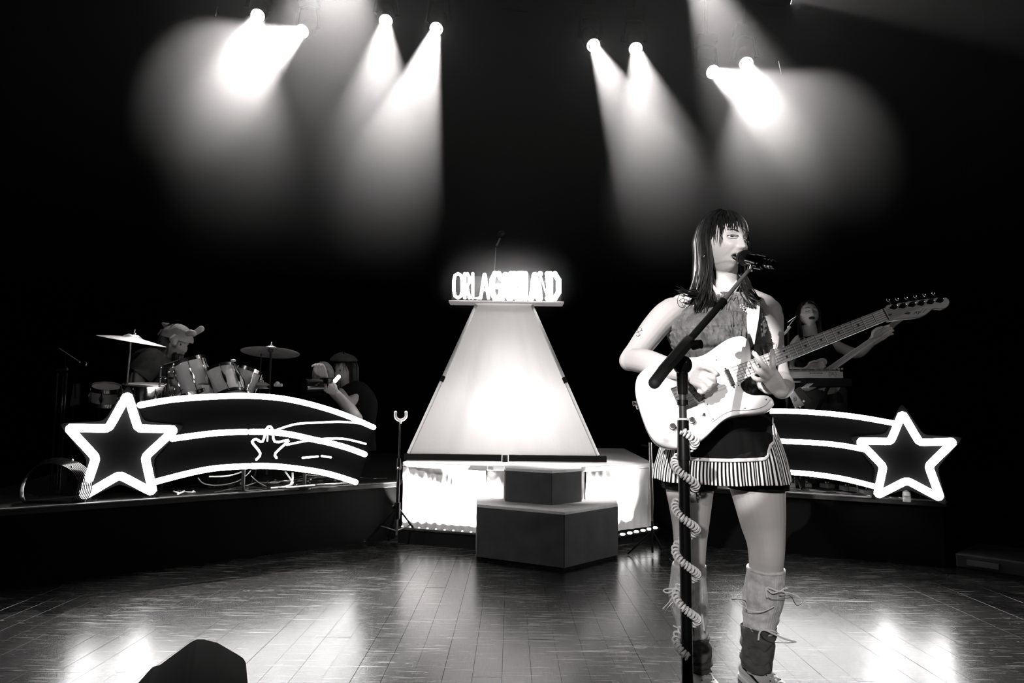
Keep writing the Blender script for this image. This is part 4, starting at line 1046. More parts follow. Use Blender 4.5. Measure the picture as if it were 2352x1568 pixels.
PG = [cz(*p) for p in [(1562, 600), (1530, 640), (1495, 682), (1430, 718), (1350, 742), (1260, 755), (1170, 765), (1080, 764), (1000, 766), (935, 780), (880, 802), (820, 832), (760, 872), (700, 920), (662, 941), (638, 893)]] + [(1617, 922), (1611, 900), (1600, 872), (1604, 846), (1628, 834), (1655, 812), (1680, 796), (1705, 792), (1714, 802), (1712, 824), (1700, 848), (1694, 872), (1697, 893), (1712, 906), (1735, 911)] + [cz(1500, 560), cz(1545, 575)]
def plate(t, name, pts, off, th, m, bevel=.0006, angle=30):
    q = MB().prism([p + gN * off for p in Gs(pts)], gN * th); return q.build(name, m, t, smooth=False, bevel=bevel)
pg = plate(gt, 'pickguard', PG, .0005, .0018, 'plate')
MB().tube([p + gN * .0016 for p in Gs(PG[:17])], .0008, 5).build('edge_line', 'line', pg)
for (u, v) in ((1497, 597), (1165, 735), (665, 902), (575, 672), (1063, 375)):
    MB().sph(G(*cz(u, v)) + gN * .0025, .0022, 8, 6).build('screw', 'line', pg)
MB().sph(G(1645, 827) + gN * .0025, .002, 8, 6).build('screw', 'line', pg)
# bridge
ax = (G(1688, 861) - G(1555, 912)).normalized(); ay = gN.cross(ax).normalized()
if ay.z < 0: ay = -ay
GR = Matrix((ax, ay, gN)).transposed()
br = G(1569, 911); bp = MB().box(br + ax * .014 + gN * .002, (.080, .074, .003), GR).build('bridge', 'chrome', gt, smooth=False, bevel=.001)
MB().box(br + ax * .014 + ay * .036 + gN * .006, (.080, .002, .009), GR).build('bridge_lip', 'chrome', bp, smooth=False); MB().box(br + ax * .014 - ay * .036 + gN * .006, (.080, .002, .009), GR).build('bridge_lip', 'chrome', bp, smooth=False)
for k_ in range(6):
    o_ = ay * ((k_ - 2.5) * .0112)
    MB().cyl(br + o_ + gN * .008 - ax * .002 - ay * .004, br + o_ + gN * .008 - ax * .002 + ay * .004, .0045, n=10).build('saddle', 'chrome', bp)
    MB().cyl(br + o_ + gN * .006 - ax * .024, br + o_ + gN * .006, .0016, n=6).build('saddle_screw', 'steel', bp)
MB().box(br + ax * .036 + gN * .006, (.019, .070, .008), GR @ Matrix.Rotation(.25, 3, 'Z')).build('bridge_pickup', 'gloss', bp, smooth=False, bevel=.002)
bpk = MB(); bpk.prism([p + gN * .001 for p in Gs([(1594, 882), (1610, 884), (1621, 916), (1600, 926)])], gN * .002); bpk.build('control_cavity', 'gloss', gt, smooth=False)
# neck pickup
a_, b_ = G(1667, 850), G(1684, 887); dn = (b_ - a_).normalized(); PR = Matrix((dn, gN.cross(dn), gN)).transposed()
pk = MB(); pk.box((a_ + b_) / 2 + gN * .005, ((b_ - a_).length, .017, .008), PR); pk = pk.build('neck_pickup', 'chrome', gt, smooth=False, bevel=.004)
for s_ in (-1, 1):
    MB().cyl((a_ + b_) / 2 + dn * s_ * ((b_ - a_).length / 2 + .004) + gN * .002, (a_ + b_) / 2 + dn * s_ * ((b_ - a_).length / 2 + .004) + gN * .006, .003, n=8).build('screw', 'line', pk)
# knobs and switch
for (x, y) in ((1589, 966), (1545, 980)):
    p = G(x, y); q = MB(); q.cyl(p, p + gN * .016, .0095, .0085, 18); q.cyl(p, p + gN * .003, .0105, n=18); kb = q.build('knob', 'chrome', gt)
p = G(1614, 954); MB().cyl(p, p + gN * .014 + ax * .004, .002, .004, 10).build('selector_switch', 'line', gt)
# neck, fretboard
NT, NB = (2026, 711.5), (2039.5, 736.5); ET, EB = (1680.7, 844.7), (1695.5, 877)
NO = .012
w3 = [p + gN * .002 for p in Gs([ET, NT, NB, EB])]
nk = MB(); rowsn = []
mT, mB = lerp(w3[0], w3[3], .5), lerp(w3[1], w3[2], .5)
wT, wB = (w3[0] - w3[3]).length / 2, (w3[1] - w3[2]).length / 2
vs = []
for j in range(13):
    t = j / 12; c_ = lerp(mT, mB, t) + gN * .004; hw_ = lerp(wT, wB, t) * .985; dpt = lerp(.024, .020, t)
    for k_ in range(13):
        a = PI * k_ / 12; vs.append(c_ + ay * math.cos(a) * hw_ - gN * math.sin(a) * dpt)
nk.add(vs, [(j * 13 + k_, j * 13 + k_ + 1, (j + 1) * 13 + k_ + 1, (j + 1) * 13 + k_) for j in range(12) for k_ in range(12)]); nk.build('neck', 'maple', gt)
fb = MB().prism([p + gN * .004 for p in w3], gN * .006).build('fretboard', 'board', gt, smooth=False, bevel=.0008)
fo = .012
L_full = 1.0
def along(t, s_, off):
    """t: 0 at the nut, 1 at the body end; s_: -1 top edge .. 1 bottom edge"""
    top_ = lerp(w3[1], w3[0], t); bot = lerp(w3[2], w3[3], t); return lerp(top_, bot, (s_ + 1) / 2) + gN * off
scale_px = 510 / 371.0
for n_ in range(1, 22):
    t = (1 - 2 ** (-n_ / 12)) * scale_px
    if t > .995: break
    MB().tube([along(t, -.97, .0105), along(t, .97, .0105)], .0011, 6).build('fret', 'fretm', fb)
for n_ in (3, 5, 7, 9, 12, 15, 17, 19):
    t = ((1 - 2 ** (-n_ / 12)) + (1 - 2 ** (-(n_ - 1) / 12))) / 2 * scale_px
    for s_ in ((-.45, .45) if n_ == 12 else (0,)):
        p = along(t, s_, .0102); MB().cyl(p, p + gN * .0006, .0034, n=14).build('inlay_dot', 'line', fb)
MB().tube([along(0, -1, .012), along(0, 1, .012)], .0022, 6).build('nut', 'trim_white', fb)
ch = lambda u, v: (2000 + u / 11.76, 650 + v / 11.76)
HD_ = [ch(*p) for p in [(300, 735), (370, 700), (410, 640), (430, 600), (480, 578), (740, 535), (1000, 490), (1350, 440), (1700, 395), (1950, 370), (2060, 385), (2120, 440), (2142, 510), (2110, 600), (2030, 665), (1930, 690), (1820, 680), (1720, 672), (1660, 700), (1600, 760), (1500, 840), (1350, 900), (1100, 940), (800, 965), (600, 1000), (475, 1020)]]
q = MB().prism([p - gN * .002 for p in Gs(HD_)], -gN * .014); hd = q.build('headstock', 'maple', gt, smooth=False, bevel=.0015)
TU = [ch(*p) for p in [(650, 630), (890, 600), (1140, 565), (1385, 530), (1640, 490), (1890, 450)]]
for i, (x, y) in enumerate(TU):
    p = G(x, y) - gN * .002
    q = MB(); q.cyl(p, p + gN * .003, .0085, n=20); q.lathe([(.0075, .003), (.007, .007), (.0045, .009), (.0035, .013), (.0040, .016), (.0005, .0165)], p, GR, 18); tp_ = q.build('tuner_post', 'gloss', gt)
    k0 = p + ay * .012 - gN * .010; q = MB(); q.cyl(k0, k0 + ay * .011, .0022, n=8); q.sph(k0 + ay * .017 + ax * .0, (.006, .0065, .0035), 12, 8, GR); q.build('tuner_button', 'chrome', tp_)
# logo stroke on the headstock
q = MB()
for pts in ([(1110, 850), (1180, 760), (1230, 870), (1290, 740)], [(1300, 820), (1380, 700), (1440, 650)], [(1400, 800), (1480, 720), (1540, 680)], [(1150, 800), (1240, 770), (1330, 800)]):
    q.tube(catmull([G(*ch(u * .8 + 290, v * .8 + 150)) + gN * -.0015 for u, v in pts], 4), .0005, 4)
o = q.build('headstock_script', 'line', hd); o['kind'] = 'stuff'
MB().tube([G(*ch(960, 800)) + gN * .002, G(*ch(1060, 810)) + gN * .002], .0022, 6).build('string_tree', 'chrome', hd)
MB().sph(G(*ch(530, 850)) - gN * .002, (.007, .0028, .001), 12, 6, GR).build('truss_rod_hole', 'line', hd)
# strings
for k_ in range(6):
    s_ = lerp(-.82, .82, k_ / 5); o_ = -ay * ((k_ - 2.5) * .0108)
    a = br + o_ + gN * .0135; b2 = along(0, s_, .0145); c_ = G(*TU[5 - k_ if False else k_]) + gN * .010
    MB().tube([a, b2, c_], .00042, 4).build('string', 'string', gt)
# jack plate and strap buttons
p = G(1464, 930) - gN * .02; MB().cyl(p, p - ax * .004, .009, n=14).build('jack_plate', 'chrome', gt)
for (x, y) in ((1462, 922), (1726, 808)): MB().cyl(G(x, y) - gN * .02, G(x, y) - gN * .02 + (G(x, y) - G(1600, 900)).normalized() * .012, .006, .008, 12).build('strap_button', 'chrome', gt)
# strap ---------------------------------------------------------------------
stt = thing('guitar_strap', 'white strap with black leather end over the shoulder of the singer', 'strap', P(1728, 700, BY - .12))
def strip(rows, name, m, parent, th=.002):
    """rows: (left px, right px, y, Y)"""
    q = MB(); vs = []; n_ = len(rows)
    for (a, b2, y, Y) in rows: vs += [P(a, y, Y), P(b2, y, Y)]
    vs += [Vector(v) + V(0, th, 0) for v in vs]; m_ = 2 * n_
    fs = []
    for i in range(n_ - 1):
        a = 2 * i; fs += [(a, a + 1, a + 3, a + 2), (m_ + a + 2, m_ + a + 3, m_ + a + 1, m_ + a), (a + 2, m_ + a + 2, m_ + a, a), (a + 1, m_ + a + 1, m_ + a + 3, a + 3)]
    fs += [(0, m_, m_ + 1, 1), (2 * n_ - 2, 2 * n_ - 1, m_ + 2 * n_ - 1, m_ + 2 * n_ - 2)]
    q.add(vs, fs); return q.build(name, m, parent, angle=60)
def Yon(x, y, d=.012):
    p = hit(TB, x, y) ; p2 = hit(BB, x, y)
    c_ = [v.y for v in (p, p2) if v is not None]; return (min(c_) if c_ else BY - .05) - d
rows_ = [(1716, 1742, 676, BY + .01), (1715, 1745, 684, BY - .035), (1714, 1746, 696, BY - .075), (1714, 1745, 712, Yon(1722, 712)), (1715, 1743, 730, Yon(1722, 730)), (1716, 1740, 749, Yon(1722, 749)), (1718, 1736, 770, 2.25), (1724, 1733, 790, 2.20)]
strip(rows_, 'webbing', 'strapw', stt)
strip([(1716, 1722, 765, 2.255), (1719, 1727, 778, 2.225), (1722, 1731, 792, 2.19), (1724, 1732, 806, 2.165)], 'leather_end', 'strapb', stt, .003)
strip([(1716, 1742, 676, BY + .01), (1700, 1730, 685, BY + .10), (1660, 1700, 740, BY + .135), (1600, 1640, 820, BY + .12), (1540, 1575, 880, BY + .02), (1478, 1500, 918, 2.24), (1464, 1478, 925, 2.17)], 'rear_webbing', 'strapw', stt)

# ------------------------------------------------------------------ microphone and stand
MY = 1.80
base = P(1577, 1650, MY); base.z = 0
ms = thing('microphone_stand', 'black boom microphone stand before the singer', 'microphone stand', base)
pt, pm, pb = P(1567, 860, MY), P(1572, 1050, MY), V(base.x, MY, 0.02)
x0 = P(1567, 860, MY).x; x1 = P(1579, 1568, MY).x; kx = (x1 - x0) / (P(1579, 1568, MY).z - P(1567, 860, MY).z)
ln = lambda z: V(P(1567, 860, MY).x + kx * (z - P(1567, 860, MY).z), MY, z)
zz = lambda y: P(1570, y, MY).z
q = MB(); q.tube([ln(zz(1052)), ln(0.03)], .0145, 20); q.build('lower_tube', 'blackmetal', ms)
q = MB(); q.tube([ln(zz(868)), ln(zz(1052))], .0100, 16); q.build('upper_tube', mat('dull_tube', .05, .45, .5), ms)
q = MB(); q.tube([ln(zz(965)), ln(zz(1050))], [.0150, .0165], 20); q.tube([ln(zz(1046)), ln(zz(1056))], .0175, 20); q.build('height_clutch', 'blackmetal', ms)
MB().tube([ln(zz(960)), ln(zz(964))], .0135, 20).build('white_band', 'white', ms)
MB().tube([ln(zz(918)), ln(zz(930))], .0155, 18).build('collar', 'blackmetal', ms)
q = MB(); q.lathe([(.04, .0), (.125, .0), (.13, .008), (.125, .02), (.03, .03), (.016, .05)], V(base.x, MY, 0), n=40, cap=True); q.build('round_base', 'blackmetal', ms)
q = MB(); q.tube([ln(zz(905)), ln(zz(848))], [.0145, .0155], 18); q.sph(ln(zz(838)) + V(0, -.004, 0), (.026, .022, .026), 18, 12); q.build('swivel', 'gloss', ms)
b0_, b1_, b2_, b3_ = P(1503, 879, 1.66), P(1528, 846, 1.70), P(1582, 783, 1.78), P(1656, 698, 1.93)
b4_ = P(1722, 618, 2.10)
q = MB(); q.tube([b0_, b1_], .0150, 18); q.sph(b0_, (.0150,) * 3, 14, 8); q.build('counterweight', 'rubber', ms)
q = MB(); q.tube([b1_ - (b2_ - b1_) * .05, b2_], [.0165, .0175], 6); q.build('boom_clamp', 'rubber', ms)
q = MB(); q.tube([b2_, b3_], .0105, 16); q.tube([lerp(b2_, b3_, .93), b3_ + (b4_ - b3_) * .06], .0135, 16); q.build('boom_tube', 'blackmetal', ms)
q = MB(); q.tube([b3_, b4_], [.0068, .0058], 12); q.build('boom_rod', mat('grey_rod', .16, .4, .5), ms)
kp = P(1592, 793, 1.765); q = MB(); q.cyl(kp, kp + V(.016, -.016, .002), .014, .012, 12); q.build('wing_screw', 'blackmetal', ms)
kp2 = P(1642, 700, 1.93); q = MB(); q.tube([kp2, kp2 + V(-.012, -.008, .002)], .011, 10); q.build('clutch_knob', 'blackmetal', ms)
# microphone
mt = thing('microphone', 'black vocal microphone at the mouth of the singer', 'microphone', P(1724, 600, 2.13))
m0, m1, m2, m3 = P(1707, 591, 2.185), P(1718, 594, 2.17), P(1745, 600, 2.11), P(1780, 609, 2.05)
dm = (m3 - m0).normalized(); MR = frame(dm)
q = MB(); q.lathe([(.0006, -.024), (.012, -.023), (.021, -.016), (.0245, -.004), (.0245, .004), (.020, .014), (.0165, .020)], m0 + dm * .008, MR, 28); g = q.build('grille', mat('mic_grille', .02, .45, .6, bump=.8, nscale=400), mt)
q = MB(); q.lathe([(.0250, -.003), (.0262, 0), (.0250, .003)], m0 + dm * .008, MR, 28); q.build('ring', 'blackmetal', mt)
Lm = (m3 - m0).length
q = MB(); q.lathe([(.0165, .026), (.0168, .05), (.0150, Lm * .7), (.0125, Lm), (.0120, Lm + .004), (.0005, Lm + .004)], m0, MR, 24); q.build('handle', 'gloss', mt)
q = MB(); q.tube([m2 + V(0, 0, -.022), m2], [.016, .0185], 14); q.tube([lerp(m1, m2, .7), lerp(m2, m3, .35)], .0195, 16); q.build('clip', 'gloss', mt)
q = MB(); q.tube([b4_, b4_ + V(.006, -.0, .010), m2 + V(0, 0, -.020)], .007, 10); q.cyl(b4_ - V(0, 0, .004), b4_ + V(.004, 0, .010), .0095, n=12); q.build('clip_joint', 'chrome', mt)
q = MB(); q.cyl(m2 + V(-.01, -.02, .004), m2 + V(.014, -.026, .0), .004, n=8); q.build('switch', 'silver', mt)
for k_ in (.8, .9): MB().cyl(m0 + dm * Lm * k_, m0 + dm * (Lm * k_ + .004), .0152, n=18).build('handle_ring', 'silver', mt)
# coiled white cable
cc_ = []
z_top, z_bot = zz(988), zz(1502)
turns, co = 5.05, 92
N_ = 2600
for i in range(N_):
    t = i / (N_ - 1); z = lerp(z_top, z_bot, t); a = -PI * .62 + 2 * PI * turns * t
    R0 = .0270 + .003 * math.sin(t * 30); A0 = ln(z)
    # main helix centre and its frame
    tz = (z_bot - z_top); tang = V(-R0 * math.sin(a) * 2 * PI * turns, R0 * math.cos(a) * 2 * PI * turns, tz).normalized()
    rad = V(math.cos(a), math.sin(a), 0); bn = tang.cross(rad)
    b_ = 2 * PI * co * (t + .010 * math.sin(t * 31)); r = .0085
    cc_.append(A0 + rad * R0 + (rad * math.cos(b_) + bn * math.sin(b_)) * r)
cw = MB().tube(cc_, .0028, 5).build('coiled_cable', mat('white_cable', .92, .45))
off_ = Vector(cc_[-1]); cw.data.transform(Matrix.Translation(-off_)); cw.location = off_
tag(cw, 'white coiled cable wound around the pole of the microphone stand', 'cable')

# ================================================================== the band and its gear
M.update(shirt=mat('grey_shirt', .10, .9, noise=.3), hat=mat('knit_hat', .45, .9, bump=.4, nscale=60), shell=mat('pale_drum_shell', .42, .3, noise=.15, coat=.3), headm=mat('drum_head', .6, .5),
    bronze=mat('cymbal_bronze', .5, .35, .6, noise=.2, nscale=40), darkcloth=mat('dark_trousers', .03, .9, noise=.3), keyb=mat('keyboard_case', .22, .5), panelg=mat('grey_panel', .06, .7))
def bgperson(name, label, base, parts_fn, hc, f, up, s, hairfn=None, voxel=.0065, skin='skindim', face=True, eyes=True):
    t = thing('person', label, 'person', base)
    q = MB(); lx = f.cross(up).normalized(); uz = lx.cross(f); R = Matrix((lx, f, uz)).transposed()
    fy_ = head_geo(q, hc, R, s, 60, 44); parts_fn(q)
    b_ = remeshed(q, 'body', voxel, skin, 3, t)
    if face: face_parts(b_, hc, R, s, fy_, simple=True, eyes=eyes)
    if hairfn: hairfn(b_, hc, R, s)
    return t, b_, R
def limb(q, rows, n=16):
    pp = [P(*r[:3]) for r in rows]; q.tube(catmull(pp, 4), [x.x for x in catmull([V(r[3], 0, 0) for r in rows], 4)], n)
    return pp
def hand_simple(q, c, d, side, s=1.0, curl=.6):
    """open palm with five fingers curling; c wrist, d direction of the hand, side: towards the thumb"""
    d = d.normalized(); side = (side - d * side.dot(d)).normalized(); nrm = d.cross(side)
    for k_ in range(4):
        o = side * ((1.5 - k_) * .019 * s); q.tube([c + o * .6, c + o + d * .075 * s], [.013 * s, .0115 * s], 8)
        L_ = (.072, .080, .075, .058)[k_] * s; p0 = c + o + d * .075 * s
        finger(q, [p0, p0 + d * L_ * .4 + nrm * L_ * .12 * curl, p0 + d * L_ * .65 + nrm * L_ * .45 * curl, p0 + d * L_ * .7 + nrm * L_ * .8 * curl], .0095 * s, .0072 * s)
    p0 = c + side * .024 * s + d * .02 * s
    finger(q, [p0, p0 + side * .022 * s + d * .022 * s, p0 + side * .026 * s + d * .05 * s + nrm * .012, p0 + side * .02 * s + d * .07 * s + nrm * .02], .0115 * s, .0085 * s)
# drummer ----------------------------------------------------------------
DY = 4.90
def drummer_body(q):
    q.tube([P(388, 800, DY), P(372, 822, DY)], [.055, .062], 16)
    pp = [P(368, 826, DY), P(352, 862, DY + .02), P(350, 905, DY + .03), P(356, 950, DY + .02), P(366, 985, DY)]
    q.tube(catmull(pp, 3), [(x.x, x.y) for x in catmull([V(.15, .13, 0), V(.19, .14, 0), V(.17, .14, 0), V(.16, .14, 0), V(.17, .15, 0)], 3)], 20, up=V(1, 0, 0))
    limb(q, [(352, 826, DY - .12, .075), (332, 846, DY - .18, .060), (316, 872, DY - .20, .050), (322, 894, DY - .22, .045), (350, 898, DY - .30, .038), (380, 893, DY - .34, .030)])
    limb(q, [(392, 830, DY + .10, .07), (405, 860, DY + .05, .055), (415, 885, DY, .045), (440, 885, DY - .1, .035), (462, 880, DY - .16, .028)])
    a, b2 = P(380, 893, DY - .34), P(398, 888, DY - .36); hand_simple(q, a, b2 - a, V(0, 0, 1))
    a, b2 = P(462, 880, DY - .16), P(480, 876, DY - .2); hand_simple(q, a, b2 - a, V(0, 0, 1))
    for sx in (-.12, .12):
        q.tube([P(366, 985, DY) + V(sx, 0, 0), P(410, 985, DY - .15) + V(sx * .6, -.1, 0), P(440, 990, DY - .2) + V(sx * .4, -.1, -.02)], [.09, .08, .06], 12)
        a = P(440, 990, DY - .2) + V(sx * .4, -.1, -.02); q.tube([a, V(a.x - .02, a.y, RH + .05)], [.058, .04], 12); q.tube([V(a.x - .04, a.y, RH + .04), V(a.x + .16, a.y, RH + .03)], [.04, .028], 10)
hc = P(402, 787, DY)
dbase = P(366, 1000, DY); dbase.z = RH
fd = V(.95, -.26, -.24).normalized()
dt, db, DR = bgperson('person', 'drummer in a grey t-shirt and pale animal hat bent over the drums', dbase, drummer_body, hc, fd, V(.25, 0, 1), 1.06,
    lambda b_, c, R, s: hair_style(b_, c, R, s, 120, 20, 3, length=(.05, .10), flip=.0))
# hat: soft cap with two front lobes and small ears
q = MB(); Wd = lambda x, y, z: hc + DR @ Vector((x, y, z))
rowsv = []; vs = []
for j in range(12):
    p = lerp(.05, 1.45, j / 11)
    for i in range(32):
        a = 2 * PI * i / 32; bmp = 1.17 + .03 * math.sin(3 * a + j)
        vs.append(Wd(math.sin(a) * math.sin(p) * .086 * bmp, math.cos(a) * math.sin(p) * .108 * bmp, .012 + math.cos(p) * .128))
q.add(vs, [(j * 32 + i, j * 32 + (i + 1) % 32, (j + 1) * 32 + (i + 1) % 32, (j + 1) * 32 + i) for j in range(11) for i in range(32)])
hat_ = q.build('animal_hat', 'hat', db)
for pts, r0 in (([Wd(.02, .095, .085), Wd(.03, .13, .10), Wd(.03, .155, .10)], (.02, .024, .02)), ([Wd(-.03, .10, .09), Wd(-.03, .14, .13), Wd(-.03, .155, .145)], (.018, .022, .022)), ([Wd(.07, .05, .05), Wd(.09, .06, .02), Wd(.09, .07, .0)], (.022, .03, .02)), ([Wd(.03, -.08, .10), Wd(.04, -.115, .11)], (.028, .01)), ([Wd(.03, -.10, .05), Wd(.03, -.13, .03)], (.028, .01))):
    q = MB(); q.tube(pts, list(r0), 10); q.sph(pts[-1], r0[-1], 10, 8); q.build('hat_flap', 'hat', hat_)
q = MB()
for i in range(70):
    a = random.uniform(-1.1, 1.1); z0 = random.uniform(-.07, -.05); x_ = .052 * math.sin(a); y_ = .078 * math.cos(a) + .012
    lock(q, [Wd(x_, y_ - .004, z0 - .01), Wd(x_ * .95, y_ + .004, z0 - .035), Wd(x_ * .7, y_ - .002, z0 - .065)], .005, .004, 3)
q.build('beard', 'hair', db)
# shirt
q = MB()
q.tube(catmull([P(382, 814, DY), P(370, 830, DY), P(353, 862, DY + .02), P(350, 905, DY + .03), P(356, 955, DY + .02)], 4), [(x.x, x.y) for x in catmull([V(.07, .08, 0), V(.165, .155, 0), V(.205, .155, 0), V(.185, .155, 0), V(.175, .155, 0)], 4)], 28, up=V(1, 0, 0), cap=False)
q.tube(catmull([P(356, 822, DY - .10), P(340, 838, DY - .16), P(318, 862, DY - .20)], 4), [x.x for x in catmull([V(.09, 0, 0), V(.088, 0, 0), V(.092, 0, 0)], 4)], 20, cap=False)
q.tube(catmull([P(392, 828, DY + .08), P(400, 845, DY + .07), P(405, 862, DY + .05)], 4), [.085] * 9, 20, cap=False)
o = q.build('t_shirt', 'shirt', db)
q = MB()
for sx in (-.12, .12):
    a = P(440, 990, DY - .2) + V(sx * .4, -.1, -.02)
    q.tube([P(366, 985, DY) + V(sx, 0, 0), P(410, 985, DY - .15) + V(sx * .6, -.1, 0), a, V(a.x - .02, a.y, RH + .10)], [.10, .092, .075, .055], 14)
q.build('trousers', 'darkcloth', db)
for sx in (-.12, .12):
    a = P(440, 990, DY - .2) + V(sx * .4, -.1, -.02); MB().tube([V(a.x - .07, a.y, RH + .06), V(a.x, a.y, RH + .06), V(a.x + .10, a.y, RH + .045), V(a.x + .20, a.y, RH + .035)], [.045, .058, .048, .032], 12).build('shoe', 'black', db)
# drum kit ------------------------------------------------------------------
def drum(name, label, c, axis, R_, H, lugs=8, m='shell', group='drums of the kit'):
    A_ = frame(axis); t = thing(name, label, 'drum', c, group)
    MB().lathe([(R_, -H / 2), (R_, H / 2)], c, A_, 40).build('shell', m, t)
    MB().lathe([(.0005, H / 2 + .004), (R_ * 1.0, H / 2 + .003)], c, A_, 40).build('drum_head', 'headm', t)
    MB().lathe([(.0005, -H / 2 - .004), (R_ * 1.0, -H / 2 - .003)], c, A_, 40).build('drum_head', 'headm', t)
    for z in (H / 2, -H / 2):
        MB().lathe([(R_ + .004, z - .012), (R_ + .009, z - .012), (R_ + .009, z + .012), (R_ + .003, z + .012), (R_ + .004, z - .012)], c, A_, 40).build('hoop', 'chrome', t)
    for k_ in range(lugs):
        a = 2 * PI * k_ / lugs + .2; d = A_ @ V(math.cos(a), math.sin(a), 0)
        q = MB(); q.tube([c + d * (R_ + .008) + A_ @ V(0, 0, H * .22), c + d * (R_ + .012) + A_ @ V(0, 0, 0), c + d * (R_ + .008) + A_ @ V(0, 0, -H * .22)], [.006, .011, .006], 8)
        q.tube([c + d * (R_ + .010) + A_ @ V(0, 0, -H / 2), c + d * (R_ + .010) + A_ @ V(0, 0, H / 2)], .003, 6); q.build('lug', 'chrome', t)
    return t
KY = 4.55
drum('floor_tom', 'pale floor tom with a white hoop tilted before the drummer', P(436, 866, KY), V(-.32, -.12, 1), .115, .22)
drum('rack_tom', 'pale rack tom with chrome lugs, left of the pair below the cymbal', P(514, 886, KY + .05), V(-.45, .25, .8), .115, .20, 8)
drum('rack_tom', 'smaller pale rack tom nearest to the cymbal stand', P(556, 874, KY + .25), V(.25, .2, 1), .10, .16, 6)
drum('snare_drum', 'snare drum with bright chrome rim above the tip of the big neon star', P(344, 912, KY - .1), V(.05, -.1, 1), .16, .14, 8, 'chrome')
drum('bass_drum', 'pale bass drum mostly hidden behind the long neon tails', P(470, 962, KY + .02), V(.3, -1, .05), .22, .18, 8)
drum('side_drum', 'small pale drum at the far left above the big neon star', P(243, 906, KY), V(.2, -.3, 1), .085, .10, 6)
def cymbal(name, label, c, axis, R_, flip=False):
    A_ = frame(axis); t = thing(name, label, 'cymbal', c, 'cymbals of the drum kit')
    pr = [(.008, .022), (.03, .020), (.05, .008), (.058, .0), (R_ * .6, -.010), (R_, -.024), (R_, -.0255), (R_ * .6, -.0118), (.056, -.0015), (.03, .0185), (.008, .0205)]
    MB().lathe(pr, c, A_, 56).build('plate', 'bronze', t)
    q = MB(); q.lathe([(.0005, .055), (.006, .055), (.006, .035), (.017, .032), (.017, .022), (.0005, .02)], c, A_, 16); q.build('wing_nut', 'chrome', t)
    q = MB(); q.lathe([(.0005, .0), (.018, -.0), (.018, -.018), (.0005, -.018)], c, A_, 16); q.build('felt', 'rubber', t)
    return t
def stand(name, label, top, z0, ty=None, r=.011, tilt=None, cat='stand', group=None, leg=.28, m='steel', hub=None):
    b0 = V((tilt or top).x, (tilt or top).y, z0); t = thing(name, label, cat, b0, group)
    mid_ = lerp(b0, top, .55)
    MB().tube([V(b0.x, b0.y, z0 + .05), mid_], r * 1.25, 10).build('lower_tube', m, t); MB().tube([mid_, top], r * .8, 10).build('upper_tube', m, t)
    q = MB(); q.tube([mid_ - V(0, 0, .03), mid_ + V(0, 0, .03)], r * 1.9, 10); q.cyl(mid_, mid_ + V(.04, -.02, 0), .006, n=8); q.build('clamp', 'chrome' if m == 'steel' else m, t)
    hz_ = hub or .32
    for k_ in range(3):
        a = 2 * PI * k_ / 3 + .5; q = MB(); q.tube([V(b0.x, b0.y, z0 + hz_), V(b0.x + leg * math.cos(a), b0.y + leg * math.sin(a), z0 + .012)], r * .8, 8); q.build('leg', m, t)
    return t
c1_ = P(305, 775, KY - .1); cymbal('crash_cymbal', 'crash cymbal above the drummer at the left, tilted down to the right', c1_, V(.17, -.03, 1), .205)
stand('cymbal_stand', 'chrome stand carrying the tilted crash cymbal', P(300, 779, KY - .1), RH, tilt=P(286, 900, KY - .1), cat='cymbal stand')
c2_ = P(622, 802, 4.95); cymbal('ride_cymbal', 'ride cymbal seen from below over the toms', c2_, V(0, .13, 1), .205)
stand('cymbal_stand', 'dark stand carrying the ride cymbal over the toms', P(622, 806, 4.95), RH, tilt=P(620, 900, 4.95), m='blackmetal', cat='cymbal stand')
c3_ = P(600, 884, 4.85); cymbal('hi_hat', 'small domed hi-hat cymbal beside the ride cymbal stand', c3_, V(0, -.02, 1), .055)
stand('hi_hat_stand', 'thin rod stand of the small hi-hat', P(600, 812, 4.85), RH, r=.005, cat='cymbal stand', m='blackmetal')
q = MB(); p = P(536, 828, 4.75); q.sph(p, (.018, .018, .012), 14, 10); 
t = thing('clip_microphone', 'small microphone with pale round tip over the rack toms', 'microphone', p)
q.build('pale_cap', 'headm', t); MB().tube([p - V(0, 0, .01), P(540, 845, 4.75), P(548, 862, 4.75)], [.014, .012, .008], 10).build('microphone_body', 'blackmetal', t)
q = MB(); q.tube([P(630, 884, 4.9), P(648, 884, 4.9)], .012, 10); q.sph(P(637, 881, 4.9), .017, 10, 8); o = q.build('percussion_block', 'headm'); o.location = (0, 0, 0)
def settle(o, p):
    o.data.transform(Matrix.Translation(-Vector(p))); o.location = p; return o
settle(o, P(637, 884, 4.9)); tag(o, 'small pale percussion block right of the hi-hat', 'percussion')
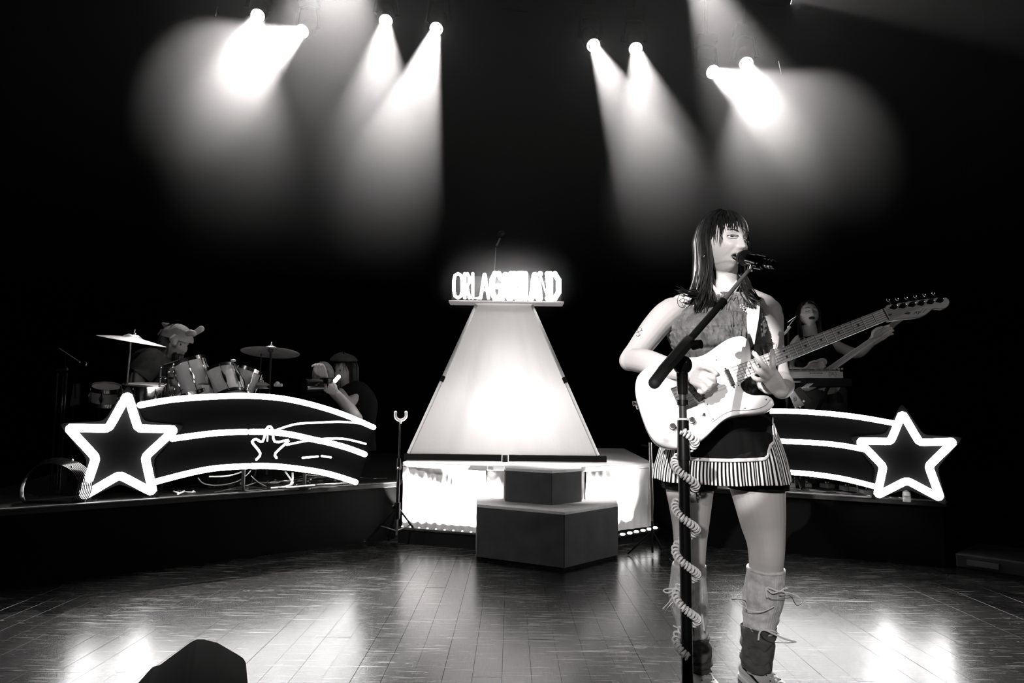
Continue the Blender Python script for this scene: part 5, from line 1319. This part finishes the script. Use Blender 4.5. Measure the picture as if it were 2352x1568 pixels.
# hardware column in front of the drummer
t = thing('rack_clamp_stand', 'black stand with bright clamp fittings in front of the drummer', 'stand', V(P(382, 930, 4.35).x, 4.35, RH))
MB().tube([V(P(382, 930, 4.35).x, 4.35, RH), P(386, 845, 4.35)], .010, 10).build('upright', 'blackmetal', t)
MB().tube([V(P(367, 930, 4.35).x, 4.35, RH), P(369, 840, 4.35)], .006, 10).build('upright', 'steel', t)
MB().tube([P(366, 868, 4.35), P(398, 868, 4.35)], .008, 10).build('crossbar', 'blackmetal', t)
MB().tube([P(378, 842, 4.35), P(400, 836, 4.35), P(415, 828, 4.33)], [.016, .018, .012], 10).build('arm', 'black', t)
for (x, y, r_) in ((370, 843, .008), (399, 835, .009), (396, 842, .011), (398, 853, .007), (388, 853, .009), (369, 868, .008), (380, 868, .008), (380, 882, .009), (408, 833, .008), (414, 835, .006)):
    MB().sph(P(x, y, 4.335), r_, 10, 8).build('wing_bolt', 'silver', t)
# camera operator --------------------------------------------------------------
CY = 5.5
def cam_body(q):
    q.tube([P(795, 868, CY), P(800, 890, CY)], [.055, .06], 14)
    q.tube(catmull([P(802, 893, CY), P(806, 930, CY), P(808, 980, CY), P(808, 1030, CY)], 3), [(x.x, x.y) for x in catmull([V(.14, .10, 0), V(.20, .13, 0), V(.17, .13, 0), V(.18, .14, 0)], 3)], 18, up=V(1, 0, 0))
    limb(q, [(778, 905, CY - .1, .055), (800, 935, CY - .25, .05), (818, 962, CY - .32, .050), (800, 935, CY - .40, .042), (782, 912, CY - .42, .030), (774, 903, CY - .42, .027)])
    limb(q, [(826, 905, CY - .05, .05), (800, 925, CY - .15, .045), (770, 905, CY - .25, .038), (752, 880, CY - .30, .030), (745, 866, CY - .32, .028)])
    a = P(774, 903, CY - .42); hand_simple(q, a, P(762, 896, CY - .42) - a, V(-.3, 0, 1), .95, .9)
    a = P(745, 866, CY - .32); hand_simple(q, a, P(740, 852, CY - .34) - a, V(-1, 0, .2), 1.0, 1.2)
hc2 = P(793, 853, CY); cb = P(808, 1060, CY); cb.z = RH
hc2b = P(793, 850, CY)
ct, cbod, CRm = bgperson('person', 'person in black with a dark beret holding up a camera behind the neon tails', cb, cam_body, hc2b, V(-.62, -.76, -.08).normalized(), V(0, 0, 1), .96,
    lambda b_, c, R, s: hair_style(b_, c, R, s, 150, 30, 8, length=(.12, .2), flip=.02), voxel=.0048)
Wc = lambda x, y, z: hc2b + CRm @ (Vector((x, y, z)) * .96)
q = MB(); vs = []
for j in range(9):
    p = lerp(.05, 1.3, j / 8)
    for i in range(28):
        a = 2 * PI * i / 28; vs.append(Wc(math.sin(a) * math.sin(p) * .112, .01 + math.cos(a) * math.sin(p) * .125, .06 + math.cos(p) * .085 + .012 * math.sin(a)))
q.add(vs, [(j * 28 + i, j * 28 + (i + 1) % 28, (j + 1) * 28 + (i + 1) % 28, (j + 1) * 28 + i) for j in range(8) for i in range(28)]); q.build('beret', 'darkcloth', cbod)
q = MB(); q.tube(catmull([P(798, 884, CY), P(802, 895, CY), P(806, 930, CY), P(808, 980, CY), P(808, 1035, CY)], 3), [(x.x, x.y) for x in catmull([V(.065, .065, 0), V(.155, .115, 0), V(.215, .145, 0), V(.185, .145, 0), V(.195, .155, 0)], 3)], 24, up=V(1, 0, 0), cap=False); q.build('black_top', 'cloth_black', cbod)
t = thing('camera', 'dark hand camera with shiny lens raised by the person in the beret', 'camera', P(752, 884, CY - .36))
d_ = V(-.75, -.6, -.05).normalized(); Rc = frame(d_)
MB().box(P(757, 885, CY - .34), (.15, .12, .10), Rc).build('camera_body', 'blackmetal', t, smooth=False, bevel=.01)
MB().lathe([(.0005, .0), (.05, .0), (.055, .10), (.06, .13), (.052, .13), (.05, .10), (.0005, .09)], P(750, 886, CY - .38) + d_ * .04, Rc, 24).build('camera_lens', 'gloss', t)
q = MB(); q.tube([P(770, 874, CY - .46), P(778, 865, CY - .46)], .015, 12); q.sph(P(770, 874, CY - .46), .016, 10, 8); q.sph(P(778, 865, CY - .46), .015, 10, 8); q.build('camera_glint', 'neonsoft', t)  # glowing stub stands in for a glint on the camera
q = MB(); q.tube([P(727, 884, CY - .5), P(734, 880, CY - .5)], .007, 8); q.sph(P(727, 884, CY - .5), .008, 8, 6); q.build('lens_glint', 'silver', t)  # silver stub stands in for a second, smaller glint
t = thing('person', 'blond head of a second person just left of the raised camera', 'person', P(742, 990, CY - .05))
q = MB(); hc3 = P(741, 866, CY - .1); f3_ = V(-.3, -.9, -.3).normalized(); lx3 = f3_.cross(V(0, 0, 1)).normalized(); R3 = Matrix((lx3, f3_, lx3.cross(f3_))).transposed()
fy3 = head_geo(q, hc3, R3, .9, 50, 40); q.tube(catmull([P(741, 885, CY - .05), P(741, 905, CY - .05), P(741, 950, CY - .05), P(742, 1020, CY - .05)], 3), [(x.x, x.y) for x in catmull([V(.05, .05, 0), V(.14, .09, 0), V(.17, .11, 0), V(.16, .11, 0)], 3)], 18, up=V(1, 0, 0))
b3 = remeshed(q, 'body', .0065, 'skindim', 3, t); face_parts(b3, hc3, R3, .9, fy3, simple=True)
M['blond'] = mat('blond_hair', .42, .6, noise=.4, nscale=40)
hair_style(b3, hc3, R3, .92, 110, 34, 14, m='blond', length=(.02, .07), flip=.02)
q = MB(); q.tube(catmull([P(741, 888, CY - .05), P(741, 902, CY - .05), P(741, 950, CY - .05), P(742, 1020, CY - .05)], 3), [(x.x, x.y) for x in catmull([V(.06, .06, 0), V(.16, .105, 0), V(.185, .125, 0), V(.175, .12, 0)], 3)], 20, up=V(1, 0, 0), cap=False); q.build('black_top', 'cloth_black', b3)
# guitarist on the right -------------------------------------------------------
RY = 5.4
def bass_body(q):
    q.tube([P(1857, 745, RY), P(1862, 772, RY)], [.055, .058], 14)
    q.tube(catmull([P(1864, 780, RY), P(1872, 815, RY), P(1880, 850, RY), P(1890, 885, RY), P(1895, 905, RY)], 3), [(x.x, x.y) for x in catmull([V(.13, .09, 0), V(.155, .12, 0), V(.13, .11, 0), V(.15, .12, 0), V(.14, .12, 0)], 3)], 18, up=V(1, 0, 0))
    limb(q, [(1840, 782, RY - .02, .055), (1824, 800, RY - .06, .048), (1812, 832, RY - .10, .042), (1818, 850, RY - .14, .038), (1842, 853, RY - .20, .030), (1852, 850, RY - .21, .027)])
    limb(q, [(1898, 780, RY - .02, .055), (1922, 795, RY - .05, .045), (1958, 810, RY - .08, .042), (1976, 808, RY - .13, .040), (1994, 794, RY - .20, .032), (2003, 784, RY - .23, .028)])
    a = P(1852, 850, RY - .21); hand_simple(q, a, P(1868, 846, RY - .22) - a, V(0, 0, 1), 1.0, .8)
    a = P(2003, 784, RY - .23); hand_simple(q, a, P(2030, 764, RY - .25) - a, V(-.6, -.2, .6), 1.25, .5)
    for (xs_, xe) in ((1880, 1868), (1912, 1912)):
        a = P(xs_, 905, RY); b2 = P(xe, 965, RY - .06); q.tube([a, lerp(a, b2, .5) + V(0, -.03, 0), b2, V(b2.x, b2.y + .02, RH + .06)], [.092, .082, .062, .04], 14); q.tube([V(b2.x, b2.y + .05, RH + .04), V(b2.x, b2.y - .16, RH + .03)], [.042, .032], 10)
hc4 = P(1857, 724, RY)
bb_ = P(1896, 1000, RY); bb_.z = RH
bt, bbod, _R = bgperson('person', 'long haired guitarist with raised face behind the keyboard on the right riser', bb_, bass_body, hc4, V(-.10, -.93, .34).normalized(), V(.08, .3, 1), .98,
    lambda b_, c, R, s: hair_style(b_, c, R, s, 200, 26, 21, length=(.22, .34), bang=(.05, .07), flip=.01), voxel=.0042, eyes=False)
q = MB(); q.tube(catmull([P(1863, 776, RY), P(1866, 785, RY), P(1873, 815, RY), P(1880, 850, RY), P(1890, 888, RY)], 3), [(x.x, x.y) for x in catmull([V(.075, .07, 0), V(.135, .10, 0), V(.165, .13, 0), V(.14, .12, 0), V(.16, .13, 0)], 3)], 24, up=V(1, 0, 0), cap=False); q.build('dark_top', 'cloth_black', bbod)
q = MB()
for (xs_, xe) in ((1880, 1868), (1912, 1912)):
    a = P(xs_, 900, RY); b2 = P(xe, 965, RY - .06); q.tube([a, lerp(a, b2, .5) + V(0, -.03, 0), b2, V(b2.x, b2.y + .02, RH + .10)], [.105, .095, .072, .055], 14)
q.build('trousers', 'darkcloth', bbod)
# that guitarist's instrument
GY = RY - .24
t = thing('electric_guitar', 'pale electric guitar of the long haired guitarist behind the keyboard', 'guitar', P(1882, 860, GY))
n0 = V(-.1, -1, .15).normalized(); g0 = P(1890, 850, GY)
def G2(x, y, o=0): return onplane(x, y, g0, n0) + n0 * o
body2 = [(1858, 846), (1868, 832), (1880, 824), (1892, 822), (1900, 827), (1899, 836), (1890, 848), (1900, 856), (1912, 862), (1912, 872), (1896, 878), (1878, 888), (1860, 896), (1846, 892), (1838, 878), (1842, 860)]
w2 = catmull([G2(x, y) for x, y in body2], 3, True); MB().prism(w2, -n0 * .04).build('guitar_body', 'headm', t, smooth=False, bevel=.005)
w2 = [G2(1890, 850, .008), G2(2040, 748, .008), G2(2048, 757, .008), G2(1900, 862, .008)]; MB().prism(w2, -n0 * .022).build('neck', 'headm', t, smooth=False, bevel=.003)
w2 = [G2(*p) for p in ((2040, 746), (2052, 736), (2078, 722), (2084, 728), (2060, 746), (2048, 758))]; MB().prism(w2, -n0 * .014).build('headstock', 'shell', t, smooth=False, bevel=.002)
for i in range(4): MB().tube([G2(1872, 866 + i * 2.4, .012), G2(2042, 749 + i * 2.4, .012)], .0006, 5).build('string', 'rubber', t)
for (x, y) in ((1862, 872), (1872, 866)): MB().box(G2(x, y, .006), (.02, .05, .012)).build('pickup', 'gloss', t, smooth=False)
# keyboard
KBY = 4.95
t = thing('keyboard', 'slim keyboard with pale front edge on a black stand before the guitarist', 'keyboard', P(1872, 862, KBY))
a, b2 = P(1806, 861, KBY + .0), P(1939, 859, KBY - .02); dk_ = (b2 - a); mid_ = (a + b2) / 2; ang = math.atan2(dk_.y, dk_.x); Rk = Matrix.Rotation(ang, 3, 'Z')
MB().box(mid_ + V(0, .13, 0), (dk_.length, .26, .046), Rk).build('case', 'keyb', t, smooth=False, bevel=.004)
nW = 24
for i in range(nW):
    MB().box(mid_ + Rk @ V((i - nW / 2 + .5) * (dk_.length - .05) / nW, .075, .026), ((dk_.length - .05) / nW - .0015, .12, .010)).build('white_key', 'white', t, smooth=False)
for i in range(nW - 1):
    if i % 7 in (2, 6): continue
    MB().box(mid_ + Rk @ V((i - nW / 2 + 1) * (dk_.length - .05) / nW, .10, .035), (.007, .075, .012)).build('black_key', 'gloss', t, smooth=False)
for i in range(3): MB().cyl(P(1918 + i * 8, 849, KBY + .1), P(1918 + i * 8, 845, KBY + .1), .008, n=10).build('control_knob', 'headm', t)
L_ = lambda x, y: P(x, y, KBY - .022 - (x - 1872) * .00015)
q = MB(); q.tube([L_(1908, 863), L_(1912.5, 855), L_(1917, 863)], .0014, 5); q.tube([L_(1910, 860), L_(1915, 860)], .0012, 5)
for sx in (-1, 1): q.tube([L_(1912.5 + sx * (7.5 * math.cos(x) + 1), 859 + 7 * math.sin(x)) for x in (-.9, -.45, 0, .45, .9)], .0014, 5)
o = q.build('round_logo', 'line', t); o['kind'] = 'stuff'
q = MB()
for i, wd_ in enumerate((3, 2.6, 3, 2, 2.6, 3, 2.4)): q.tube([L_(1860 + i * 4.4, 857), L_(1860 + i * 4.4 + wd_ * .8, 857)], .0032, 4)
o = q.build('faint_lettering', 'line', t); o['kind'] = 'stuff'
t = thing('keyboard_stand', 'black stand below the slim keyboard on the right riser', 'stand', V(mid_.x, mid_.y + .1, RH))
zk = mid_.z - .024
MB().box(V(mid_.x + .10, mid_.y + .13, zk - .03), (.34, .24, .058)).build('tray', 'black', t, smooth=False, bevel=.004)
MB().tube([V(mid_.x - .15, mid_.y + .1, zk - .025), V(mid_.x - .02, mid_.y + .08, zk - .025)], .010, 10).build('crossbar', 'steel', t)
for s_ in (-1, 1): MB().tube([V(mid_.x + s_ * .17, mid_.y + .13, zk - .02), V(mid_.x - s_ * .2, mid_.y + .13, RH + .01)], .014, 8).build('leg', 'black', t)
# small propped keyboard end panel below
t = thing('small_keyboard', 'small pale keyboard propped on its end below the large one', 'keyboard', V(P(1835, 930, 4.86).x, 4.86, RH))
a = [P(1812, 905, 4.86), P(1824, 897, 4.86), P(1848, 930, 4.86), P(1826, 939, 4.86)]
MB().prism(a, V(.02, .04, .0)).build('end_panel', 'keyb', t, smooth=False, bevel=.003)
q = MB(); c_ = P(1826, 916, 4.855); q.tube([c_ + V(.012 * math.cos(x), 0, .016 * math.sin(x)) for x in [k_ * .7 for k_ in range(9)]], .0013, 5, closed=True); q.tube([c_ + V(-.004, 0, .008), c_ + V(-.004, 0, -.008), c_ + V(.005, 0, -.006), c_ + V(.004, 0, .001), c_ + V(-.004, 0, .001)], .0012, 5); o = q.build('round_logo', 'line', t); o['kind'] = 'stuff'
a = [P(1824, 897, 4.87), P(1838, 888, 4.92), P(1866, 922, 4.92), P(1848, 930, 4.87)]
MB().prism(a, V(.01, .05, .0)).build('case', 'panelg', t, smooth=False)
for i in range(4): MB().tube([P(1843 + i * 4, 890 - i * .3, 4.88), P(1855 + i * 4, 881 - i * .3, 4.91)], .0035, 6).build('key', 'headm', t)
for (x, y) in ((1828, 936), (1838, 934), (1846, 921)): MB().sph(P(x, y, 4.85), .008, 8, 6).build('knob', 'headm', t)
q = MB(); q.tube([V(P(1840, 935, 4.92).x, 4.92, RH), P(1840, 930, 4.92)], .012, 8); q.build('prop', 'black', t)
# guitarist's microphone
t = thing('microphone', 'black microphone on a short boom at the mouth of the guitarist', 'microphone', P(1822, 740, RY - .3))
q = MB(); q.sph(P(1829, 731, RY - .25), .022, 14, 10); q.build('grille', 'blackmetal', t); MB().tube([P(1828, 733, RY - .25), P(1812, 752, RY - .32)], [.019, .013], 12).build('handle', 'gloss', t)
MB().tube([P(1810, 741, RY - .28), P(1818, 735, RY - .27), P(1828, 728, RY - .26)], .006, 8).build('clip', 'silver', t)
stand('microphone_stand', 'black stand holding the microphone of the guitarist', P(1812, 752, RY - .32), RH, tilt=P(1800, 900, RY - .32), m='blackmetal', cat='microphone stand')
q = MB(); q.tube(catmull([P(1796, 770, RY - .34), P(1804, 764, RY - .34), P(1810, 756, RY - .34), P(1815, 750, RY - .34)], 3), .009, 8); o = q.build('cable_clip', 'headm'); settle(o, P(1804, 764, RY - .34)); tag(o, 'pale clip on the boom of the guitarist microphone', 'clip')

# stand with a forked head left of the drape -------------------------------------------------
def floorstand(name, label, top, fx, zf, fork, tall_m='blackmetal', legs=None, w=.008, hub=(0, 0)):
    b0 = V(fx.x, fx.y, 0); t = thing(name, label, 'stand', b0)
    return t, b0
fY = 4.72
tp = P(919, 962, fY); b0 = V(P(913, 1160, fY).x, fY, 0)
t = thing('forked_stand', 'slim black tripod stand with a white forked top left of the drape', 'stand', b0)
hub = P(913, 1160, fY); mid_ = P(916, 1064, fY)
MB().tube([hub, mid_], .011, 12).build('lower_tube', 'blackmetal', t); MB().tube([mid_, tp], .006, 10).build('upper_tube', 'blackmetal', t)
q = MB(); q.tube([mid_ + V(0, 0, .035), mid_ - V(0, 0, .04)], [.014, .019], 12); q.build('clutch', 'blackmetal', t); MB().sph(mid_ + V(0, -.02, -.03), .009, 10, 8).build('lock_screw', 'silver', t)
q = MB(); q.tube([hub + V(0, 0, .02), hub - V(0, 0, .09)], .02, 12); q.sph(hub + V(-.025, -.01, -.01), .014, 10, 8); q.build('leg_hub', 'blackmetal', t)
for e in (F(860, 1213, .0), F(980, 1240, .0), F(888, 1254, .0)):
    e2 = b0 + (e - b0).normalized() * .27; e2.z = .01
    q = MB(); q.tube([hub - V(0, 0, .01), e2], .008, 8); q.tube([hub - V(0, 0, .17), lerp(hub, e2, .55)], .005, 8); q.sph(e2, (.016, .016, .012), 10, 6); q.build('leg', 'blackmetal', t)
MB().tube([hub, hub - V(0, 0, .2)], .008, 8).build('centre_tube', 'steel', t)
q = MB(); q.tube(catmull([P(908.5, 947, fY), P(908.5, 956, fY), P(912, 962, fY), P(919.5, 965, fY), P(928, 962, fY), P(932.5, 956, fY), P(932.5, 947, fY)], 3), .0100, 10)
for x in (908.5, 932.5): q.sph(P(x, 947, fY), .0115, 10, 8)
q.tube([P(920, 962, fY), P(920, 973, fY)], [.014, .006], 10); q.build('fork', 'white', t)
# stand right of the drape
rY = 4.55
t = thing('slim_stand', 'slim pale stand pole just left of the singer before the drape end', 'stand', V(P(1498, 1200, rY).x, rY, 0))
MB().tube([P(1493.5, 1016, rY), P(1495, 1080, rY), P(1497.5, 1160, rY), P(1497.5, 1198, rY)], [.010, .011, .012, .006], 12).build('pole', 'steel', t)
MB().tube([P(1497.5, 1196, rY), V(P(1498, 1200, rY).x, rY, .02)], .007, 10).build('lower_pole', 'black', t)
q = MB(); q.tube(catmull([P(1473, 1022, rY), P(1484, 1024, rY), P(1496, 1027, rY), P(1506, 1024, rY), P(1513, 1020, rY)], 3), .004, 8); q.build('cradle_arm', 'black', t)
for k_ in range(3):
    a = 2 * PI * k_ / 3 + 1.0; c_ = V(P(1498, 1200, rY).x, rY, 0); MB().tube([c_ + V(0, 0, .16), c_ + V(.16 * math.cos(a), .16 * math.sin(a), .008)], .005, 8).build('leg', 'black', t)
# wedge monitor in the foreground -------------------------------------------------------------
wY = 1.86
ol = [(296, 1590), (352, 1528), (366, 1526), (436, 1474), (452, 1466), (468, 1466), (500, 1474), (548, 1502), (560, 1510), (566, 1524), (560, 1560), (556, 1600)]
w3_ = [P(x, y, wY) for x, y in ol]; zfl = 0.0
w3_ = w3_ + [V(w3_[-1].x, wY, 0.0), V(w3_[0].x - .03, wY, 0.0)]
cdir = V(.42, -1, 0).normalized() * .40
t = thing('wedge_monitor', 'black wedge shaped floor monitor seen from behind in the foreground', 'speaker', sum(w3_, Vector()) / len(w3_) + cdir / 2 - V(0, 0, (sum(w3_, Vector()) / len(w3_)).z))
MB().prism(w3_, cdir).build('cabinet', mat('cabinet_black', .003, .9, spec=.05), t, smooth=False, bevel=.006)
gx = [lerp(w3_[3], w3_[6], .1) + cdir * 1.0, w3_[6] + cdir * 1.0]
q = MB(); q.prism([p + cdir * 1.0 for p in (w3_[3], w3_[6], w3_[8], V(w3_[8].x, wY, .06), V(w3_[1].x, wY, .06))], cdir.normalized() * .012); q.build('grille', 'curtain', t, smooth=False)
# low dark case on the right floor
a, b2 = F(2196, 1310), F(2420, 1345)
t = thing('low_case', 'low dark flat case on the floor at the right edge', 'case', (a + b2) / 2 + V(.1, .25, 0))
d = (b2 - a); nb = V(-d.y, d.x, 0).normalized()
MB().prism([a + V(0, 0, .02), b2 + V(0, 0, .02), b2 + nb * .5 + V(0, 0, .02), a + nb * .5 + V(0, 0, .02)], (0, 0, .085)).build('lid', mat('scuffed_case', .008, .6, noise=.8, nscale=14), t, smooth=False, bevel=.01)
MB().prism([a, b2, b2 + nb * .5, a + nb * .5], (0, 0, .018)).build('base', 'black', t, smooth=False)
MB().box(lerp(a, b2, .3) + V(0, 0, .06) - nb * .006, (.16, .012, .03), Matrix.Rotation(math.atan2(d.y, d.x), 3, 'Z')).build('latch_plate', 'panelg', t, smooth=False)
# left side equipment ----------------------------------------------------------------------------
t = thing('upright_tubes', 'dim metal frame of upright tubes left of the big neon star', 'rack', V(P(140, 1040, 4.3).x, 4.3, RH))
for (xa, xb) in ((132, 124), (146, 137), (153, 143)): MB().tube([P(xa, 856, 4.3), V(P(xb, 1035, 4.3).x, 4.3, RH)], .008, 10).build('upright', 'blackmetal' if xa == 132 else 'gloss', t)
MB().tube([P(131, 851, 4.3), P(155, 847, 4.3)], .009, 10).build('top_bar', 'steel', t)
t = thing('tall_panel', 'dim grey tapering panel beside the left rack frame', 'panel', V(P(170, 1000, 4.8).x, 4.8, RH))
MB().prism([P(169, 880, 4.8), P(181, 880, 4.8), P(180, 934, 4.8), P(159, 934, 4.8)], (0, .02, 0)).build('face', 'panelg', t, smooth=False, bevel=.003)
MB().tube([P(170, 934, 4.81), V(P(170, 934, 4.81).x, 4.82, RH)], .012, 8).build('post', 'black', t)
t = thing('boom_arm', 'thin boom arm with two shining tips above the left rack frame', 'boom arm', P(160, 815, 4.4))
MB().tube([P(136, 800, 4.4), P(181, 830, 4.4)], .004, 8).build('rod', 'steel', t); MB().sph(P(182, 831, 4.4), .009, 10, 8).build('tip', 'silver', t); MB().sph(P(197, 836, 4.4), (.008, .008, .015), 10, 8).build('tip', 'silver', t)
MB().tube([P(150, 810, 4.41), P(150, 848, 4.4)], .004, 8).build('arm_post', 'black', t)
t = thing('stage_box', 'small equipment box with lit white window left of the drums', 'box', P(228, 925, 4.5))
MB().box(P(229, 922, 4.53), (.07, .06, .10)).build('housing', 'blackmetal', t, smooth=False, bevel=.004); MB().box(P(230, 928, 4.495), (.035, .006, .022)).build('display', 'neonsoft', t, smooth=False)
MB().tube([P(229, 938, 4.53), V(P(229, 938, 4.53).x, 4.53, RH)], .01, 8).build('post', 'black', t)
# coil of cable at the left end of the riser
t = thing('cable_coil', 'coiled black cable standing at the left end of the left riser', 'cable', V(P(110, 1130, 3.75).x, 3.75, RH))
for k_ in range(9):
    c_ = P(118 + k_ * .8, 1120, 3.78); rx, rz = (.155 + .004 * k_), (.135 + .003 * k_); off_ = -.02 + .006 * k_
    pts = [c_ + V(rx * math.cos(a), off_ + .01 * math.sin(3 * a), rz * math.sin(a)) for a in [2 * PI * i / 40 for i in range(40)]]
    pts = [V(p.x, p.y, max(p.z, RH + .006)) for p in pts]
    MB().tube(pts, .0035, 6, closed=True).build('cable_turn', 'gloss', t)
MB().sph(P(166, 1056, 3.74), .007, 8, 6).build('plug', 'silver', t); MB().sph(P(165, 1072, 3.74), .007, 8, 6).build('plug', 'silver', t); MB().tube([P(65, 1134, 3.72), P(85, 1141, 3.72)], .004, 8).build('plug', 'silver', t)
# cables on the left riser below the neon tails
rr = random.Random(17)
def onl(x, y): p = F(x, y, RH); return p
for i in range(22):
    x0 = rr.uniform(370, 760); ln_ = rr.uniform(50, 170); y_f = lambda x: 1153 - (x - 300) * .060
    pts = []; up_ = rr.uniform(4, 30)
    for k_ in range(7):
        x = x0 + ln_ * k_ / 6 + rr.uniform(-12, 12); y = y_f(x) - up_ * rr.uniform(.4, 1.0) - 3; p = F(x, y, RH)
        if p.y > 5.6: p = p * 1.0; p.y = 5.6
        pts.append(V(p.x, p.y, RH + .008 + rr.uniform(0, .015)))
    r_ = rr.uniform(.0035, .006)
    o = MB().tube(catmull(pts, 5), r_, 6).build('stage_cable', rr.choice(['gloss', 'steel', 'rubber', 'white_cloth', 'gloss', 'steel'])); settle(o, pts[0]); tag(o, 'stage cable in the tangle lying on the left riser below the neon tails', 'cable', 'tangled cables on the left riser')
for ci_, (pts, r_) in enumerate((([(455, 1097), (468, 1110), (500, 1114), (540, 1107), (565, 1092), (576, 1080)], .004), ([(480, 1094), (520, 1093), (550, 1085), (570, 1074)], .005), ([(655, 1083), (666, 1098), (672, 1110), (650, 1118), (622, 1120)], .006), ([(576, 1092), (592, 1106), (612, 1117)], .0035), ([(672, 1085), (672, 1100), (668, 1112)], .007), ([(700, 1090), (740, 1094), (742, 1096)], .004))):
    w3_ = [onplane(x, y, pl[0] - pl[1] * .12, pl[1]) for x, y in pts]; w3_ = [V(p.x, p.y, max(p.z, RH + .006)) for p in w3_]
    o = MB().tube(catmull(w3_, 5), r_, 7).build('hanging_cable', 'white_cloth' if r_ > .0045 else 'steel'); settle(o, w3_[0]); tag(o, ('long cable sagging in a deep loop behind the lower left neon tail', 'short pale cable close under the neon tail, leftmost behind the sign', 'pale cable curling down to the riser below the small neon star', 'thin straight cable slanting down just left of the small neon star', 'thick pale vertical cable end behind the right half of the neon tail', 'thin pale cable close under the right part of the neon tail')[ci_], 'cable', 'cables hanging behind the left neon sign')
# pedals and fittings on the right riser
rr = random.Random(4)
for i, (x, y, wd_, ht, kn) in enumerate(((1818, 1112, .06, .03, 2), (1836, 1108, .10, .045, 3), (1858, 1112, .05, .03, 1), (1880, 1106, .12, .04, 4), (1905, 1114, .06, .03, 2), (1925, 1110, .10, .035, 3), (1952, 1120, .08, .03, 2), (1975, 1124, .06, .035, 1), (2000, 1129, .09, .03, 2))):
    p = F(x, y + 8, RH); t = thing('effects_pedal', 'effects pedal, ' + ('first', 'second', 'third', 'fourth', 'fifth', 'sixth', 'seventh', 'eighth', 'ninth')[i] + ' from the left in the row on the right riser', 'pedal', p, 'effects pedals on the right riser')
    MB().box(p + V(0, .03, ht / 2 + .003), (wd_, .09, ht), Matrix.Rotation(rr.uniform(-.3, .3), 3, 'Z')).build('case', rr.choice(['keyb', 'steel', 'blackmetal']), t, smooth=False, bevel=.003)
    for k_ in range(kn): MB().cyl(p + V((k_ - (kn - 1) / 2) * .02, .03, ht + .002), p + V((k_ - (kn - 1) / 2) * .02, .03, ht + .016), .006, n=10).build('knob', 'silver', t)
for i in range(4):
    x0 = (1800, 1860, 1920, 2010)[i]; pts = [F(x0 + k_ * 18, 1121 + (x0 - 1800) * .09 + k_ * 1.6 + rr.uniform(-2, 2), RH) + V(0, 0, .006) for k_ in range(6)]
    o = MB().tube(catmull(pts, 4), .0045, 6).build('patch_cable', 'steel'); settle(o, pts[0]); tag(o, ('leftmost patch cable before the effects pedals, nearest to the singer', 'second patch cable from the left before the effects pedals', 'third patch cable from the left before the effects pedals', 'rightmost patch cable, beside the foot of the right neon star')[i], 'cable', 'patch cables on the right riser')
# microphone standing dimly above the sign, on the far side
t = thing('microphone', 'dim microphone on a thin rod above the lettered sign', 'microphone', P(1150, 560, 6.6))
MB().tube([P(1141, 564, 6.6), P(1149, 547, 6.6)], .009, 10).build('handle', 'steel', t); q = MB(); q.sph(P(1152, 536, 6.6), (.035, .03, .028), 16, 10); q.build('grille', 'blackmetal', t); MB().tube([P(1122, 572, 6.6), P(1136, 569, 6.6)], .006, 8).build('clamp', 'blackmetal', t)
stand('microphone_stand', 'thin rod stand behind the lettered sign, dim', P(1139, 568, 6.6), PH, r=.005, tilt=P(1118, 640, 6.6), cat='microphone stand', m='steel', leg=.2)
# truss that carries the lamps
t = thing('lighting_truss', 'black truss high above the stage carrying the lamps', 'truss', (0.3, LY + .05, 5.4))
zt_ = max(P(l[0], l[1], LY).z for l in LAMPS) + .55
for dz in (0, .28):
    for dy in (0, .28): MB().tube([V(-6, LY + dy, zt_ + dz), V(6.2, LY + dy, zt_ + dz)], .024, 8).build('chord', 'black', t)
q = MB()
for i in range(40):
    x = -6 + i * .305; q.tube([V(x, LY, zt_), V(x + .3, LY, zt_ + .28)], .01, 5); q.tube([V(x, LY, zt_), V(x + .3, LY + .28, zt_)], .01, 5)
o = q.build('lacing', 'black', t); o['kind'] = 'stuff'
for s_ in (-6.05, 6.25): MB().tube([V(s_, LY + .14, 0), V(s_, LY + .14, zt_ + .28)], .05, 8).build('tower', 'black', t)
for i, l in enumerate(LAMPS):
    L_ = P(l[0], l[1], LY); T_ = P(l[2], l[3], l[4]); d = (T_ - L_).normalized(); piv = L_ - d * .18
    o = MB().tube([V(piv.x, piv.y, piv.z + .34), V(piv.x, LY + .02, zt_)], .018, 8).build('drop_pipe', 'black', t)
for (x0, y0, x1, y1) in ((499, 14, 494, 38), (1789, 140, 1796, 172), (1153, 21, 1212, 27)):
    o = MB().tube([P(x0, y0, LY - .1), P(x1, y1, LY - .1)], .008, 8).build('rig_glint', 'steel' if x0 != 1153 else 'blackmetal', t)  # short rods standing in for small glints up in the rig
